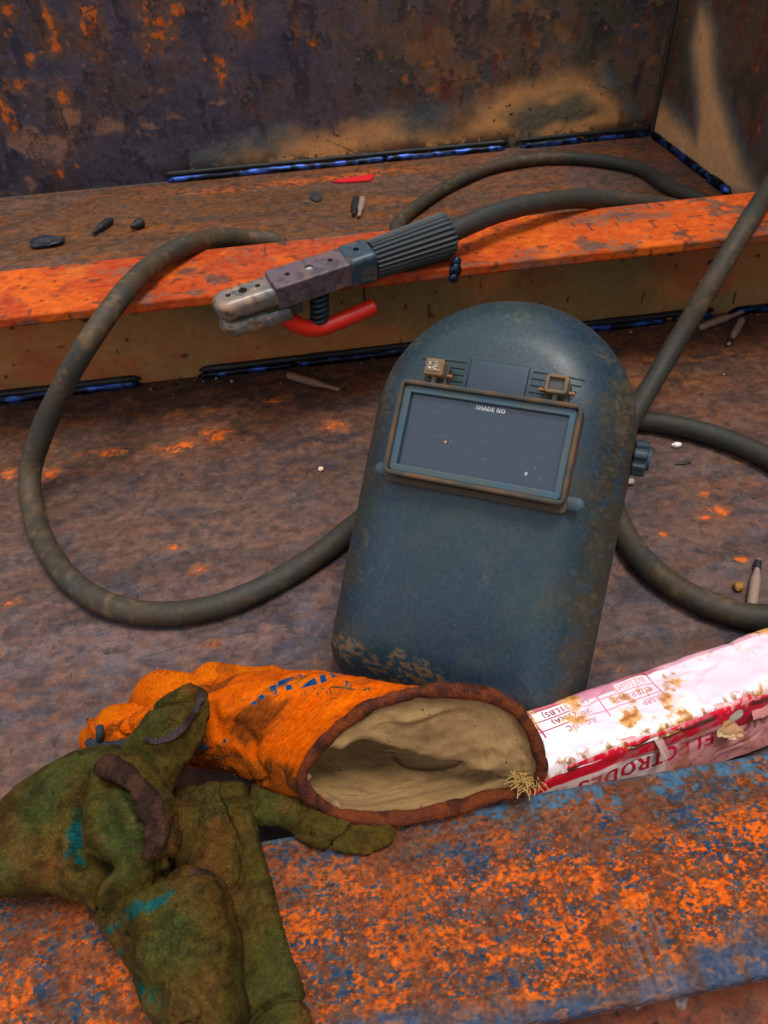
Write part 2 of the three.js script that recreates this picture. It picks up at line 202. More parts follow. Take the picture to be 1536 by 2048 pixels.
// dark slag crust and spatter beside a bead
const slagMat = plain(20, 20, 22, 0.55);
const UP = V3(0, 1, 0), TOC = V3(0, 0, 1), LEFT = V3(-1, 0, 0);
{
  const at = (px, py) => { const p = onZ(px, py, ZB + 0.001); p.y = 0; return p; };
  weld(at(335, 366), at(775, 325), 0.014, UP, TOC, 301, backWall); weld(at(765, 324), at(1010, 300), 0.014, UP, TOC, 302, backWall); for (const [a, b, k] of [[330, 700, 1], [640, 1015, 2], [1030, 1300, 3]]) weld(at(a, 366 - (a - 335) * 0.097).setY(0.013), at(b, 366 - (b - 335) * 0.097).setY(0.013), 0.009, UP, TOC, 330 + k, backWall, 'slag_crust').material = slagMat;
  weld(at(1040, 297), at(1165, 285), 0.014, UP, TOC, 303, backWall); weld(at(1160, 285), at(1302, 272), 0.012, UP, TOC, 304, backWall);
  weld(V3(XR - 0.001, 0, ZB + 0.01), V3(XR - 0.001, 0, -1.38), 0.014, UP, LEFT, 305, sideWall); weld(V3(XR - 0.001, 0, -1.385), V3(XR - 0.001, 0, -1.3), 0.017, UP, LEFT, 306, sideWall);
  weld(V3(XR - 0.001, 0, ZB + 0.001), V3(XR - 0.001, 1, ZB + 0.001), 0.009, LEFT, TOC, 307, backWall, 'corner_weld').material = plain(52, 42, 34, 0.7);
}
// middle stiffener angle
const flangeTex = sheet(2048, 256, (s, t, o) => {
  const x = mix(XL, XR, s), z = t * 0.14, big = fbm(x * 7, z * 12, 4, 403), mid = fbm(x * 28, z * 36, 4, 405), fine = fbm(x * 150, z * 170, 3, 407), pat = fbm(x * 13, z * 26, 4, 408);
  o.r = 176; o.g = 66; o.b = 24; lay(o, [196, 80, 18], sst(0.1, 0.45, x) * 0.8); lay(o, [160, 68, 38], sst(0.46, 0.62, big) * 0.5);
  lay(o, [112, 76, 66], sst(0.52, 0.62, pat * 0.65 + fine * 0.35) * 0.75); lay(o, [88, 70, 66], sst(0.6, 0.72, mid) * 0.7); lay(o, [206, 92, 20], sst(0.54, 0.66, fbm(x * 16, z * 18, 3, 409)) * 0.7); lay(o, [70, 50, 44], sst(0.8, 0.9, vn(x * 120, z * 110, 411)) * 0.55);
  const gr = (fine - 0.5) * 56; o.r += gr; o.g += gr * 0.7; o.b += gr * 0.5; o.h = 0.5 + (fine - 0.5) * 0.6; o.ro = 0.8;
});
const webTex = sheet(1024, 256, (s, t, o) => {
  const x = mix(XL, XR, s), y = t * 0.17, big = fbm(x * 6, y * 10, 4, 423), mid = fbm(x * 24, y * 30, 3, 425), fine = fbm(x * 140, y * 140, 3, 427);
  o.r = 188; o.g = 124; o.b = 72; lay(o, [160, 122, 76], sst(0.42, 0.62, big) * 0.8); lay(o, [182, 96, 56], sst(0.5, 0.68, fbm(x * 9, y * 12, 3, 428)) * 0.7); lay(o, [108, 106, 68], sst(0.5, 0.65, fbm(x * 5 + 3, y * 7, 3, 429)) * 0.5);
  lay(o, [46, 38, 34], sst(0.9, 0.96, vn(x * 130, y * 60, 431)) * 0.7); const gr = (fine - 0.5) * 22; o.r += gr; o.g += gr; o.b += gr; o.h = 0.5 + (fine - 0.5) * 0.4; o.ro = 0.62 + 0.2 * mid;
});
const midBeam = group('stiffener_beam', 'bright orange rusted angle beam carrying the electrode holder', 'steel beam', { group: 'welded stiffener beams' });
{
  const uF = (x) => (x - XL) / (XR - XL);
  mesh('flange', planar(rbox(XL, XR - 0.002, MID.h - 0.0135, MID.h, MID.back, MID.front, 0.0035, 3), uF, (x, y, z) => clamp((z - MID.back + (MID.h - y)) / 0.14)), steel(flangeTex, 0.0014), midBeam);
  mesh('web', planar(rbox(XL, XR - 0.003, 0, MID.h - 0.014, MID.back + 0.0005, MID.back + MID.t, 0.001, 1), uF, (x, y) => y / 0.17), steel(webTex, 0.0008), midBeam);
  const wz = MID.back + MID.t + 0.0005, at = (px) => V3(W(px, 812 - px * 0.131, 0).x, 0, wz);
  weld(V3(XL, 0, wz), at(282), 0.0125, UP, TOC, 311, midBeam); weld(at(395), at(600), 0.0095, UP, TOC, 312, midBeam); weld(at(598), at(1000), 0.0125, UP, TOC, 313, midBeam); weld(at(995), at(1330), 0.0125, UP, TOC, 314, midBeam); weld(at(1340), at(1420), 0.012, UP, TOC, 315, midBeam); weld(at(1450), V3(XR - 0.01, 0, wz), 0.0125, UP, TOC, 316, midBeam);
  // dark slag left along the upper toe of each bead
  for (const [a, b, k] of [[-900, 285, 1], [400, 1005, 2], [990, 1420, 3]]) weld((a < 0 ? V3(XL, 0, wz) : at(a)).setY(0.009), at(b).setY(0.008), 0.0095, UP, TOC, 320 + k, midBeam, 'slag_crust').material = slagMat;
  const tack = onZ(912, 520, MID.front + 0.002); for (let i = 0; i < 3; i++) { const g = new THREE.SphereGeometry(0.006 + 0.002 * (i === 1), 14, 10); paint(g, (x, y, z, o) => { o.r = 40; o.g = 60; o.b = 88; lay(o, [16, 18, 22], sst(.4, .6, fbm3(x * 300, y * 300, z * 300, 2, 5))); }); const m = mesh('tack_weld', g, weldMat, midBeam); m.position.set(tack.x + 0.002 * (i - 1), MID.h - 0.012 + 0.008 * i, MID.front + 0.001 - 0.003 * i); m.scale.set(1, 1, 0.7); }
}
// near stiffener angle
const NXL = -0.5, NXR = 0.56;
const TXL = -0.33, TXR = 0.35, nearTex = sheet(2048, 420, (s, t, o) => {
  const x = mix(TXL, TXR, s), z = t * 0.14, big = fbm(x * 9, z * 16, 4, 503), mid = fbm(x * 34, z * 46, 4, 505), n1 = fbm(x * 300 + 1.5 * mid, z * 420, 3, 507), fine = fbm(x * 420, z * 460, 2, 509), n2 = fbm(x * 130, z * 240, 3, 511), n3 = fbm(x * 60 + 4, z * 120, 3, 513);
  o.r = 126; o.g = 64; o.b = 34; lay(o, [92, 66, 50], sst(0.44, 0.6, n3) * 0.7);
  const vivid = clamp(0.25 + sst(0.02, 0.1, z) * 0.5 + sst(-0.05, 0.25, x) * 0.35 + (big - 0.5) * 1.6 + 0.2 * sst(0, -.15, x));
  const fl1 = fbm(x * 460 + 4 * mid, z * 640 + 2 * n3, 3, 531), fl2 = fbm(x * 400 + 40, z * 620 + 3 * mid, 3, 533), vein = 1 - clamp(Math.abs(fbm(x * 210 + 3 * n3, z * 300, 3, 543) - 0.5) * 9), clu = fbm(x * 46, z * 80, 4, 535), clu2 = fbm(x * 60 + 9, z * 110, 4, 537), dry = sst(0.02, 0.055, z + 0.02 * (big - 0.5)) * (0.55 + 0.45 * sst(-0.1, 0.2, x));
  lay(o, [86, 48, 32], sst(0.5, 0.62, fbm(x * 120, z * 200, 4, 539)) * 0.6); lay(o, [150, 76, 36], sst(0.48, 0.6, clu) * 0.55);
  lay(o, [46, 70, 88], sst(0.52, 0.55, fl2 * 0.55 + clu2 * 0.45 + 0.015 * dry) * 0.9); lay(o, [36, 52, 80], sst(0.585, 0.62, fl2 * 0.5 + clu2 * 0.5) * 0.8);
  lay(o, [206, 82, 8], sst(0.515, 0.55, fl1 * 0.46 + clu * 0.38 + vein * 0.1 + dry * 0.07 + vivid * 0.03 - 0.03) * (0.5 + 0.5 * dry)); lay(o, [70, 36, 22], sst(0.56, 0.6, fbm(x * 380 + 9, z * 520, 3, 545)) * 0.5); lay(o, [224, 104, 16], sst(0.6, 0.66, fl1 * 0.6 + clu * 0.4) * 0.6 * dry);
  const backRim = 1 - sst(0.004, 0.02, z + (n1 - 0.5) * 0.05); lay(o, [62, 92, 116], backRim * sst(0.4, 0.52, fbm(x * 130, z * 130, 3, 523)) * sst(0.02, 0.1, x)); lay(o, [66, 96, 118], (1 - sst(0.001, 0.005, z)) * 0.9);
  const frontRim = sst(0.1, 0.117, z + (mid - 0.5) * 0.035 + 0.03 * sst(0.1, 0.35, x) - 0.006); lay(o, [56, 66, 88], frontRim * 0.95); lay(o, [172, 92, 44], frontRim * sst(0.6, 0.68, n2) * 0.5);
  const patch = sst(0.25, 0.32, x) * sst(0.045, 0.07, z + (mid - .5) * .04); lay(o, [44, 56, 82], patch * sst(0.42, 0.5, n1) * 0.85);
  const sc2 = Math.abs(fbm(x * 14 - z * 40, z * 90 + x * 12, 3, 551) - 0.5); lay(o, [40, 34, 34], (1 - sst(0, 0.008, sc2)) * 0.5 * sst(0.45, 0.6, clu2)); const runs = fbm(x * 130, z * 9, 3, 553); lay(o, [104, 50, 24], sst(0.56, 0.7, runs) * 0.4);
  const scuff = (1 - sst(0.008, 0.02, Math.abs(x - 0.145 + (mid - .5) * .02))) * sst(0.06, 0.085, z); lay(o, [112, 92, 92], scuff * 0.55 * sst(.35, .6, fbm(x * 400, z * 30, 2, 531)));
  const gr = (fine - 0.5) * 40; o.r += gr; o.g += gr * 0.8; o.b += gr * 0.7; o.h = 0.4 + (n1 - 0.5) * 0.7 + (fine - 0.5) * 0.3; o.ro = 0.68 - 0.2 * frontRim + 0.15 * vivid;
});
for (const t of Object.values(nearTex)) t.wrapS = THREE.MirroredRepeatWrapping;
const nearBeam = group('stiffener_beam', 'mottled orange and slate angle beam under the leather gloves', 'steel beam', { group: 'welded stiffener beams' });
mesh('flange', planar(rbox(NXL, NXR, NEAR.h - 0.013, NEAR.h, NEAR.back, NEAR.front, 0.004, 3), (x) => (x - TXL) / (TXR - TXL), (x, y, z) => clamp((z - NEAR.back + (NEAR.h - y)) / 0.14)), steel(nearTex, 0.0014), nearBeam);
mesh('web', planar(rbox(NXL, NXR, 0, NEAR.h - 0.0135, NEAR.back + 0.0005, NEAR.back + NEAR.t, 0.001, 1), (x) => (x - XL) / (XR - XL), (x, y) => y / 0.17), steel(webTex, 0.0008), nearBeam);

// grit and weld spatter strewn on the floor
{
  const n = 420, im = new THREE.InstancedMesh(new THREE.IcosahedronGeometry(1, 1), new THREE.MeshStandardMaterial({ roughness: 0.7 }), n), m = new THREE.Matrix4(), q = new THREE.Quaternion(), c = new THREE.Color(), cols = [[40, 34, 32], [96, 70, 52], [150, 84, 40], [60, 58, 60], [150, 130, 116]];
  for (let i = 0; i < n; i++) { const near = i < 150, x = -0.55 + 1.35 * rnd(), z = near ? -0.895 + 0.05 * rnd() * rnd() : i < 260 ? -1.62 + 0.66 * rnd() : -0.88 + 0.62 * rnd(), s = (near ? 0.0006 : 0.0005) + 0.0016 * rnd() ** 4; q.setFromEuler(new THREE.Euler(rnd() * 6, rnd() * 6, rnd() * 6)); m.compose(V3(x, s * 0.5, z), q, V3(s * (0.7 + rnd()), s * 0.7, s)); im.setMatrixAt(i, m); const k = cols[Math.floor(rnd() * cols.length)]; im.setColorAt(i, c.setRGB(k[0] / 255, k[1] / 255, k[2] / 255, THREE.SRGBColorSpace)); }
  im.name = 'grit'; im.castShadow = im.receiveShadow = true; tag(im, 'fine dark grit and weld spatter strewn over the steel floor', 'grit', { kind: 'stuff' }); scene.add(im);
}
// ---------- welding helmet ----------
const helmet = group('welding_helmet', 'dusty black welding helmet with a rectangular dark lens leaning on the steel floor', 'helmet');
{
  const w = V3(-0.36, 0.715, 0.6).normalize(), v = V3(0.335, 0.69, -0.635); v.addScaledVector(w, -v.dot(w)).normalize(); const u = v.clone().cross(w);
  helmet.quaternion.setFromRotationMatrix(new THREE.Matrix4().makeBasis(u, v, w)); helmet.position.set(0.1247, 0.2152, -0.4275);
  const A = 0.107, TOPC = 0.021, BOT = -0.212, R = 0.05, FR = -0.019;
  const outline = (x, y) => { x = Math.abs(x); if (y > TOPC) return Math.hypot(x, (y - TOPC) * 0.98) - A; const k = 0.035, qx = x - (A - k), qy = Math.max(BOT + k - y, -1); return Math.hypot(Math.max(qx, 0), Math.max(qy, 0)) + Math.min(Math.max(qx, qy), 0) - k; };
  const solid = (x, y, z) => { const zz = z - FR + x * x * 1.15 + Math.max(0, y - 0.03) ** 2 * 2.2 + Math.max(0, -y - 0.1) ** 2 * 0.6, a = outline(x, y) + R, b = zz + R; return Math.hypot(Math.max(a, 0), Math.max(b, 0)) + Math.min(Math.max(a, b), 0) - R; };
  const rear = (y) => mix(-0.082, -0.15, sst(-0.215, -0.04, y));
  const field = (x, y, z) => { const s = solid(x, y, z); return Math.max(s, -(s + 0.005), rear(y) - z); };
  const g = surfaceNets(field, V3(-0.115, -0.222, -0.16), V3(0.115, 0.137, -0.01), 0.002);
  { const p = g.attributes.position, n = g.attributes.normal, e = 0.0008, q = V3(0, 0, 0); for (let i = 0; i < p.count; i++) { const x = p.getX(i), y = p.getY(i), z = p.getZ(i); if (z < rear(y) + 0.003) continue; const s = solid(x, y, z); q.set(solid(x + e, y, z) - solid(x - e, y, z), solid(x, y + e, z) - solid(x, y - e, z), solid(x, y, z + e) - solid(x, y, z - e)).normalize(); if (s < -0.0025) q.negate(); n.setXYZ(i, q.x, q.y, q.z); } }
  planar(g, (x, y, z) => (x + 0.15 + (x > 0.09 ? -1 : x < -0.09 ? 1 : 0) * 0.3 * Math.min(0, z + 0.07)) / 0.3, (x, y, z) => (y + 0.25 + 0.5 * (y < -0.18 ? Math.min(0, z + 0.06) : 0)) / 0.4);
  const scuff = [[-0.03, -0.184, 0.055, 0.015], [-0.078, -0.178, 0.026, 0.022], [0.03, -0.19, 0.05, 0.011]], rubs = [[0.005, 0.103, 0.02, 0.008], [-0.05, 0.095, 0.006, 0.012], [-0.08, 0.08, 0.012, 0.02], [0.07, 0.085, 0.02, 0.012], [0.095, 0.04, 0.01, 0.05], [-0.09, 0.03, 0.01, 0.03], [-0.08, -0.09, 0.006, 0.012], [0.02, -0.1, 0.005, 0.008]];
  const shellTex = sheet(1024, 1366, (s, t, o) => {
    const x = s * 0.3 - 0.15, y = t * 0.4 - 0.25, big = fbm(x * 14, y * 12, 4, 603), mid = fbm(x * 60, y * 50, 4, 605), fine = fbm(x * 500, y * 500, 2, 607);
    o.r = 37; o.g = 54; o.b = 62; lay(o, [33, 52, 68], sst(0.45, 0.6, big) * 0.7); lay(o, [42, 60, 58], sst(0.5, 0.65, fbm(x * 18 + 5, y * 16, 3, 609)) * 0.5);
    const edge = sst(0.068, 0.1, Math.abs(x) + (mid - 0.5) * 0.05); lay(o, [58, 46, 32], edge * 0.8 * sst(0.25, 0.5, fbm(x * 160, y * 120, 3, 631)));                        // browner towards both sides, broken up by fine noise
    lay(o, [72, 66, 54], sst(0.5, 0.75, mid) * 0.25); lay(o, [116, 92, 68], spots(rubs, x, y, 611, 0.6, 60) * sst(0.42, 0.66, fbm(x * 340, y * 300, 3, 612)) * 0.35); lay(o, [104, 84, 60], sst(0.58, 0.8, fbm(x * 300, y * 260, 2, 622)) * sst(0.04, 0.095, Math.abs(x) + (big - .5) * .06) * 0.3);
    lay(o, [112, 82, 58], spots(scuff, x, y, 613, 0.8, 90) * sst(0.42, 0.58, fbm(x * 240 + y * 120, y * 420, 2, 615)) * 0.95);
    const sc = Math.abs(fbm(x * 40 + y * 14, y * 40 - x * 22, 3, 617) - 0.5); lay(o, [96, 96, 88], (1 - sst(0, 0.006, sc)) * 0.35 * sst(.4, .6, big));
    lay(o, [170, 110, 60], sst(0.975, 0.99, vn(x * 500, y * 500, 619)) * 0.7);
    const gr = (fine - 0.5) * 16; o.r += gr; o.g += gr; o.b += gr; o.h = 0.5 + (fine - 0.5) * 0.5 + (mid - .5) * .2; o.ro = clamp(0.42 + 0.16 * (mid - 0.5) + 0.2 * edge + 0.25 * spots(scuff, x, y, 613, 0.8, 90));
  });
  mesh('shell', g, steel(shellTex, 0.00016, { specularIntensity: 0.85 }), helmet);
  const front = (x, y) => { let lo = -0.12, hi = 0.0; for (let i = 0; i < 30; i++) { const m = (lo + hi) / 2; solid(x, y, m) < 0 ? lo = m : hi = m; } return lo; };
  const dusty = (seed, base, dust, amt) => (x, y, z, o) => { o.r = base[0]; o.g = base[1]; o.b = base[2]; lay(o, dust, sst(0.35, 0.62, fbm3(x * 90, y * 90, z * 90, 3, seed)) * amt); };
  const vc = (ro) => new THREE.MeshStandardMaterial({ vertexColors: true, roughness: ro });
  // lens holder: a rectangular ring with a rounded dusty rim, an inner sloping bezel and the dark glass
  const FW = 0.137, FH = 0.073;
  const rr = (W_, H_, r, C = THREE.Shape) => { const s = new C(), a = W_ / 2, b = H_ / 2; s.moveTo(-a + r, -b); s.lineTo(a - r, -b); s.quadraticCurveTo(a, -b, a, -b + r); s.lineTo(a, b - r); s.quadraticCurveTo(a, b, a - r, b); s.lineTo(-a + r, b); s.quadraticCurveTo(-a, b, -a, b - r); s.lineTo(-a, -b + r); s.quadraticCurveTo(-a, -b, -a + r, -b); return s; };
  const ring = (w1, h1, r1, w2, h2, r2, z0, z1, bev, sub = 8) => { const s = rr(w1 - 2 * bev, h1 - 2 * bev, r1); s.holes.push(rr(w2 + 2 * bev, h2 + 2 * bev, r2, THREE.Path)); const e = new THREE.ExtrudeGeometry(s, { depth: z1 - z0 - 2 * bev, bevelEnabled: true, bevelSize: bev, bevelThickness: bev, bevelSegments: 3, curveSegments: sub }); e.translate(0, 0, z0 + bev); return e; };
  const subdiv = (e, n) => { let q = e.index ? e.toNonIndexed() : e; for (let k = 0; k < n; k++) { const p = q.attributes.position, out = []; for (let i = 0; i < p.count; i += 3) { const a = V3().fromBufferAttribute(p, i), b = V3().fromBufferAttribute(p, i + 1), c = V3().fromBufferAttribute(p, i + 2), L = [a.distanceTo(b), b.distanceTo(c), c.distanceTo(a)], m = Math.max(...L); if (m < 0.004) { out.push(a, b, c); continue; } const [d, e1, f] = L[0] === m ? [a, b, c] : L[1] === m ? [b, c, a] : [c, a, b], h = d.clone().lerp(e1, 0.5); out.push(d, h, f, h, e1, f); } q = new THREE.BufferGeometry().setFromPoints(out); } q.computeVertexNormals(); return q; };
  const holder = mesh('lens_holder', paint(subdiv(ring(FW, FH, 0.005, FW - 0.0075, FH - 0.0075, 0.003, -0.034, 0, 0.0015), 9), dusty(621, [58, 56, 50], [98, 68, 40], 0.9)), vc(0.75), helmet);
  mesh('bezel', paint(subdiv(ring(FW - 0.0072, FH - 0.0072, 0.003, 0.1185, 0.055, 0.001, -0.014, -0.0035, 0.0008), 9), dusty(623, [52, 78, 92], [76, 76, 68], 0.6)), vc(0.5), holder);
  mesh('backing', rbox(-FW / 2 + 0.003, FW / 2 - 0.003, -FH / 2 + 0.003, FH / 2 - 0.003, -0.05, -0.015, 0.001, 1), plain(30, 36, 40, 0.6), holder);
  { const cv = canvasOf(1024, 512, (c, a, b) => { c.fillStyle = 'rgb(36,48,64)'; c.fillRect(0, 0, a, b); for (let i = 0; i < 60; i++) { c.strokeStyle = `rgba(90,96,100,${0.05 + 0.1 * rnd()})`; c.lineWidth = 1 + 14 * rnd() * rnd(); c.beginPath(); const x = rnd() * a, y = rnd() * b; c.moveTo(x, y); c.quadraticCurveTo(x + 120 * (rnd() - .5), y + 60 * (rnd() - .5), x + 260 * (rnd() - .5), y + 120 * (rnd() - .5)); c.stroke(); } for (let i = 0; i < 400; i++) { const k = rnd(); c.fillStyle = `rgba(${70 + 50 * k},${80 + 30 * k},${90 + 20 * k},${0.12 + 0.15 * rnd()})`; c.beginPath(); c.arc(rnd() * a, rnd() * b, 1 + rnd() * 5, 0, 7); c.fill(); } c.fillStyle = 'rgb(190,130,60)'; c.beginPath(); c.arc(285, 300, 9, 0, 7); c.fill(); c.fillStyle = 'rgb(200,200,196)'; for (const [x, y] of [[520, 260], [822, 425], [920, 440], [880, 375], [320, 290], [560, 370]]) { c.beginPath(); c.arc(x, y, 2.2, 0, 7); c.fill(); } c.font = 'bold 30px sans-serif'; c.textAlign = 'right'; c.fillText('0', 838, 430); c.textAlign = 'center'; c.fillStyle = 'rgb(222,220,212)'; c.font = 'bold 39px sans-serif'; c.fillText('SHADE NO', 530, 48); c.fillStyle = 'rgb(36,48,64)'; for (const [x, y, r] of [[434, 22, 5], [630, 26, 6], [442, 46, 3]]) { c.beginPath(); c.arc(x, y, r, 0, 7); c.fill(); } });
    const t = new THREE.CanvasTexture(cv); t.colorSpace = THREE.SRGBColorSpace; const gl = new THREE.PlaneGeometry(0.1175, 0.054); const m = mesh('glass', new THREE.BoxGeometry(0.1195, 0.056, 0.003), [0, 1, 2, 3, 4, 5].map((i) => i === 4 ? new THREE.MeshPhysicalMaterial({ map: t, roughness: 0.22, clearcoat: 0.6, clearcoatRoughness: 0.15 }) : plain(24, 28, 32, 0.4)), holder); m.position.z = -0.0095; void gl; }
  // ears at the lower corners of the holder
  for (const s of [-1, 1]) { const e = new THREE.CapsuleGeometry(0.0055, 0.012, 6, 14); e.rotateZ(Math.PI / 2); e.scale(1, 1, 0.45); const m = mesh('ear', e, plain(52, 68, 76, 0.6), helmet); m.position.set(s * (FW / 2 + 0.001), -FH / 2 + 0.004, -0.0205); }
  mesh('holder_base', ring(FW + 0.002, 0.012, 0.003, FW - 0.02, 0.002, 0.0005, -0.04, -0.012, 0.001), plain(70, 56, 42, 0.8), helmet).position.y = -FH / 2 + 0.001;
  // two hinge posts above the holder
  for (const [x, hollow] of [[-0.0445, 0], [0.0465, 1]]) {
    const p = new THREE.Group(); p.name = 'hinge_post'; p.position.set(x, FH / 2 + 0.0115, -0.011); helmet.add(p);
    mesh('cap', paint(subdiv(hollow ? ring(0.0165, 0.0135, 0.002, 0.0105, 0.0085, 0.001, 0, 0.012, 0.001) : rbox(-0.0075, 0.0075, -0.0065, 0.0065, 0, 0.012, 0.0018), 6), dusty(631 + hollow, [92, 84, 74], [130, 92, 52], 0.8)), vc(0.7), p);
    if (hollow) mesh('cap_floor', rbox(-0.006, 0.006, -0.005, 0.005, 0.002, 0.009, 0.0005, 1), plain(74, 72, 66, 0.7), p);
    else { const cv = canvasOf(96, 96, (c) => { c.fillStyle = 'rgb(120,96,76)'; c.fillRect(0, 0, 96, 96); for (let i = 0; i < 70; i++) { c.fillStyle = rnd() > 0.5 ? 'rgb(216,196,172)' : 'rgb(60,50,44)'; c.fillRect(8 + rnd() * 76, 10 + rnd() * 70, 4 + rnd() * 14, 3 + rnd() * 4); } }), t = new THREE.CanvasTexture(cv); t.colorSpace = THREE.SRGBColorSpace; const m = mesh('worn_sticker', new THREE.BoxGeometry(0.0105, 0.0085, 0.0006), new THREE.MeshStandardMaterial({ map: t, roughness: 0.7 }), p); m.position.set(0, 0.0008, 0.0124); }
    mesh('stem', rbox(-0.0018, 0.0018, -0.014, -0.005, 0.001, 0.006, 0.001, 1), plain(110, 96, 80, 0.6), p); mesh('bracket', rbox(-0.009, 0.009, -0.012, 0.004, -0.013, -0.0005, 0.0012), plain(64, 62, 54, 0.7), p);
    for (const s of hollow ? [-1, 1] : [1]) { const pin = mesh('pin', new THREE.CylinderGeometry(0.0017, 0.0017, 0.004, 12).rotateZ(Math.PI / 2), plain(150, 96, 56, 0.4, { metalness: 0.7 }), p); pin.position.set(s * 0.0108, -0.0035, 0.001); }
  }
  // embossed forehead plate and its rib lines, following the curved shell
  const onShell = (x0, x1, y0, y1, lift, nx, ny) => { const q = new THREE.PlaneGeometry(1, 1, nx, ny), p = q.attributes.position; for (let i = 0; i < p.count; i++) { const x = mix(x0, x1, p.getX(i) + 0.5), y = mix(y0, y1, p.getY(i) + 0.5), ed = Math.min(p.getX(i) + 0.5, 0.5 - p.getX(i)) * (x1 - x0), ev = Math.min(p.getY(i) + 0.5, 0.5 - p.getY(i)) * (y1 - y0); p.setXYZ(i, x, y, front(x, y) - 0.0006 + (lift + 0.0006) * sst(-0.0001, 0.0012, Math.min(ed, ev))); } q.computeVertexNormals(); return q; };
  mesh('forehead_plate', onShell(-0.0235, 0.0235, FH / 2 + 0.001, FH / 2 + 0.0265, 0.0011, 40, 24), plain(38, 54, 66, 0.42), helmet);
  for (const s of [-1, 1]) for (let k = 0; k < 4; k++) { const y = FH / 2 + 0.0062 + 0.0052 * k, a = s * 0.0245, b = s * (0.058 + 0.002 * k); mesh('rib_line', onShell(Math.min(a, b), Math.max(a, b), y, y + 0.0021, 0.0011, 24, 6), plain(38, 50, 56, 0.5), helmet); }
  // side knob of the headgear, with grip lobes
  { const s = new THREE.Shape(); for (let i = 0; i <= 120; i++) { const a = i / 120 * Math.PI * 2, r = 0.0112 + 0.002 * Math.tanh(2.4 * Math.cos(a * 7)); i ? s.lineTo(Math.cos(a) * r, Math.sin(a) * r) : s.moveTo(Math.cos(a) * r, Math.sin(a) * r); } const e = new THREE.ExtrudeGeometry(s, { depth: 0.0085, bevelEnabled: true, bevelSize: 0.0012, bevelThickness: 0.0012, bevelSegments: 2 }); e.rotateY(Math.PI / 2); const m = mesh('side_knob', e, plain(30, 46, 58, 0.5), helmet); m.position.set(A + 0.001, 0.017, -0.084); m.rotation.x = 0.35; mesh('knob_hub', new THREE.CylinderGeometry(0.008, 0.009, 0.008, 20).rotateZ(Math.PI / 2), plain(44, 62, 78, 0.55), helmet).position.set(A + 0.009, 0.017, -0.084); }
  // headband behind, on which the helmet leans
  { const c = new THREE.CatmullRomCurve3([V3(-0.1, 0.017, -0.09), V3(-0.092, -0.03, -0.15), V3(-0.05, -0.065, -0.2), V3(0, -0.078, -0.212), V3(0.05, -0.065, -0.2), V3(0.092, -0.03, -0.15), V3(0.1, 0.017, -0.09)]); const t = new THREE.TubeGeometry(c, 60, 0.007, 8); mesh('headband', t, plain(24, 26, 28, 0.7), helmet); }
}
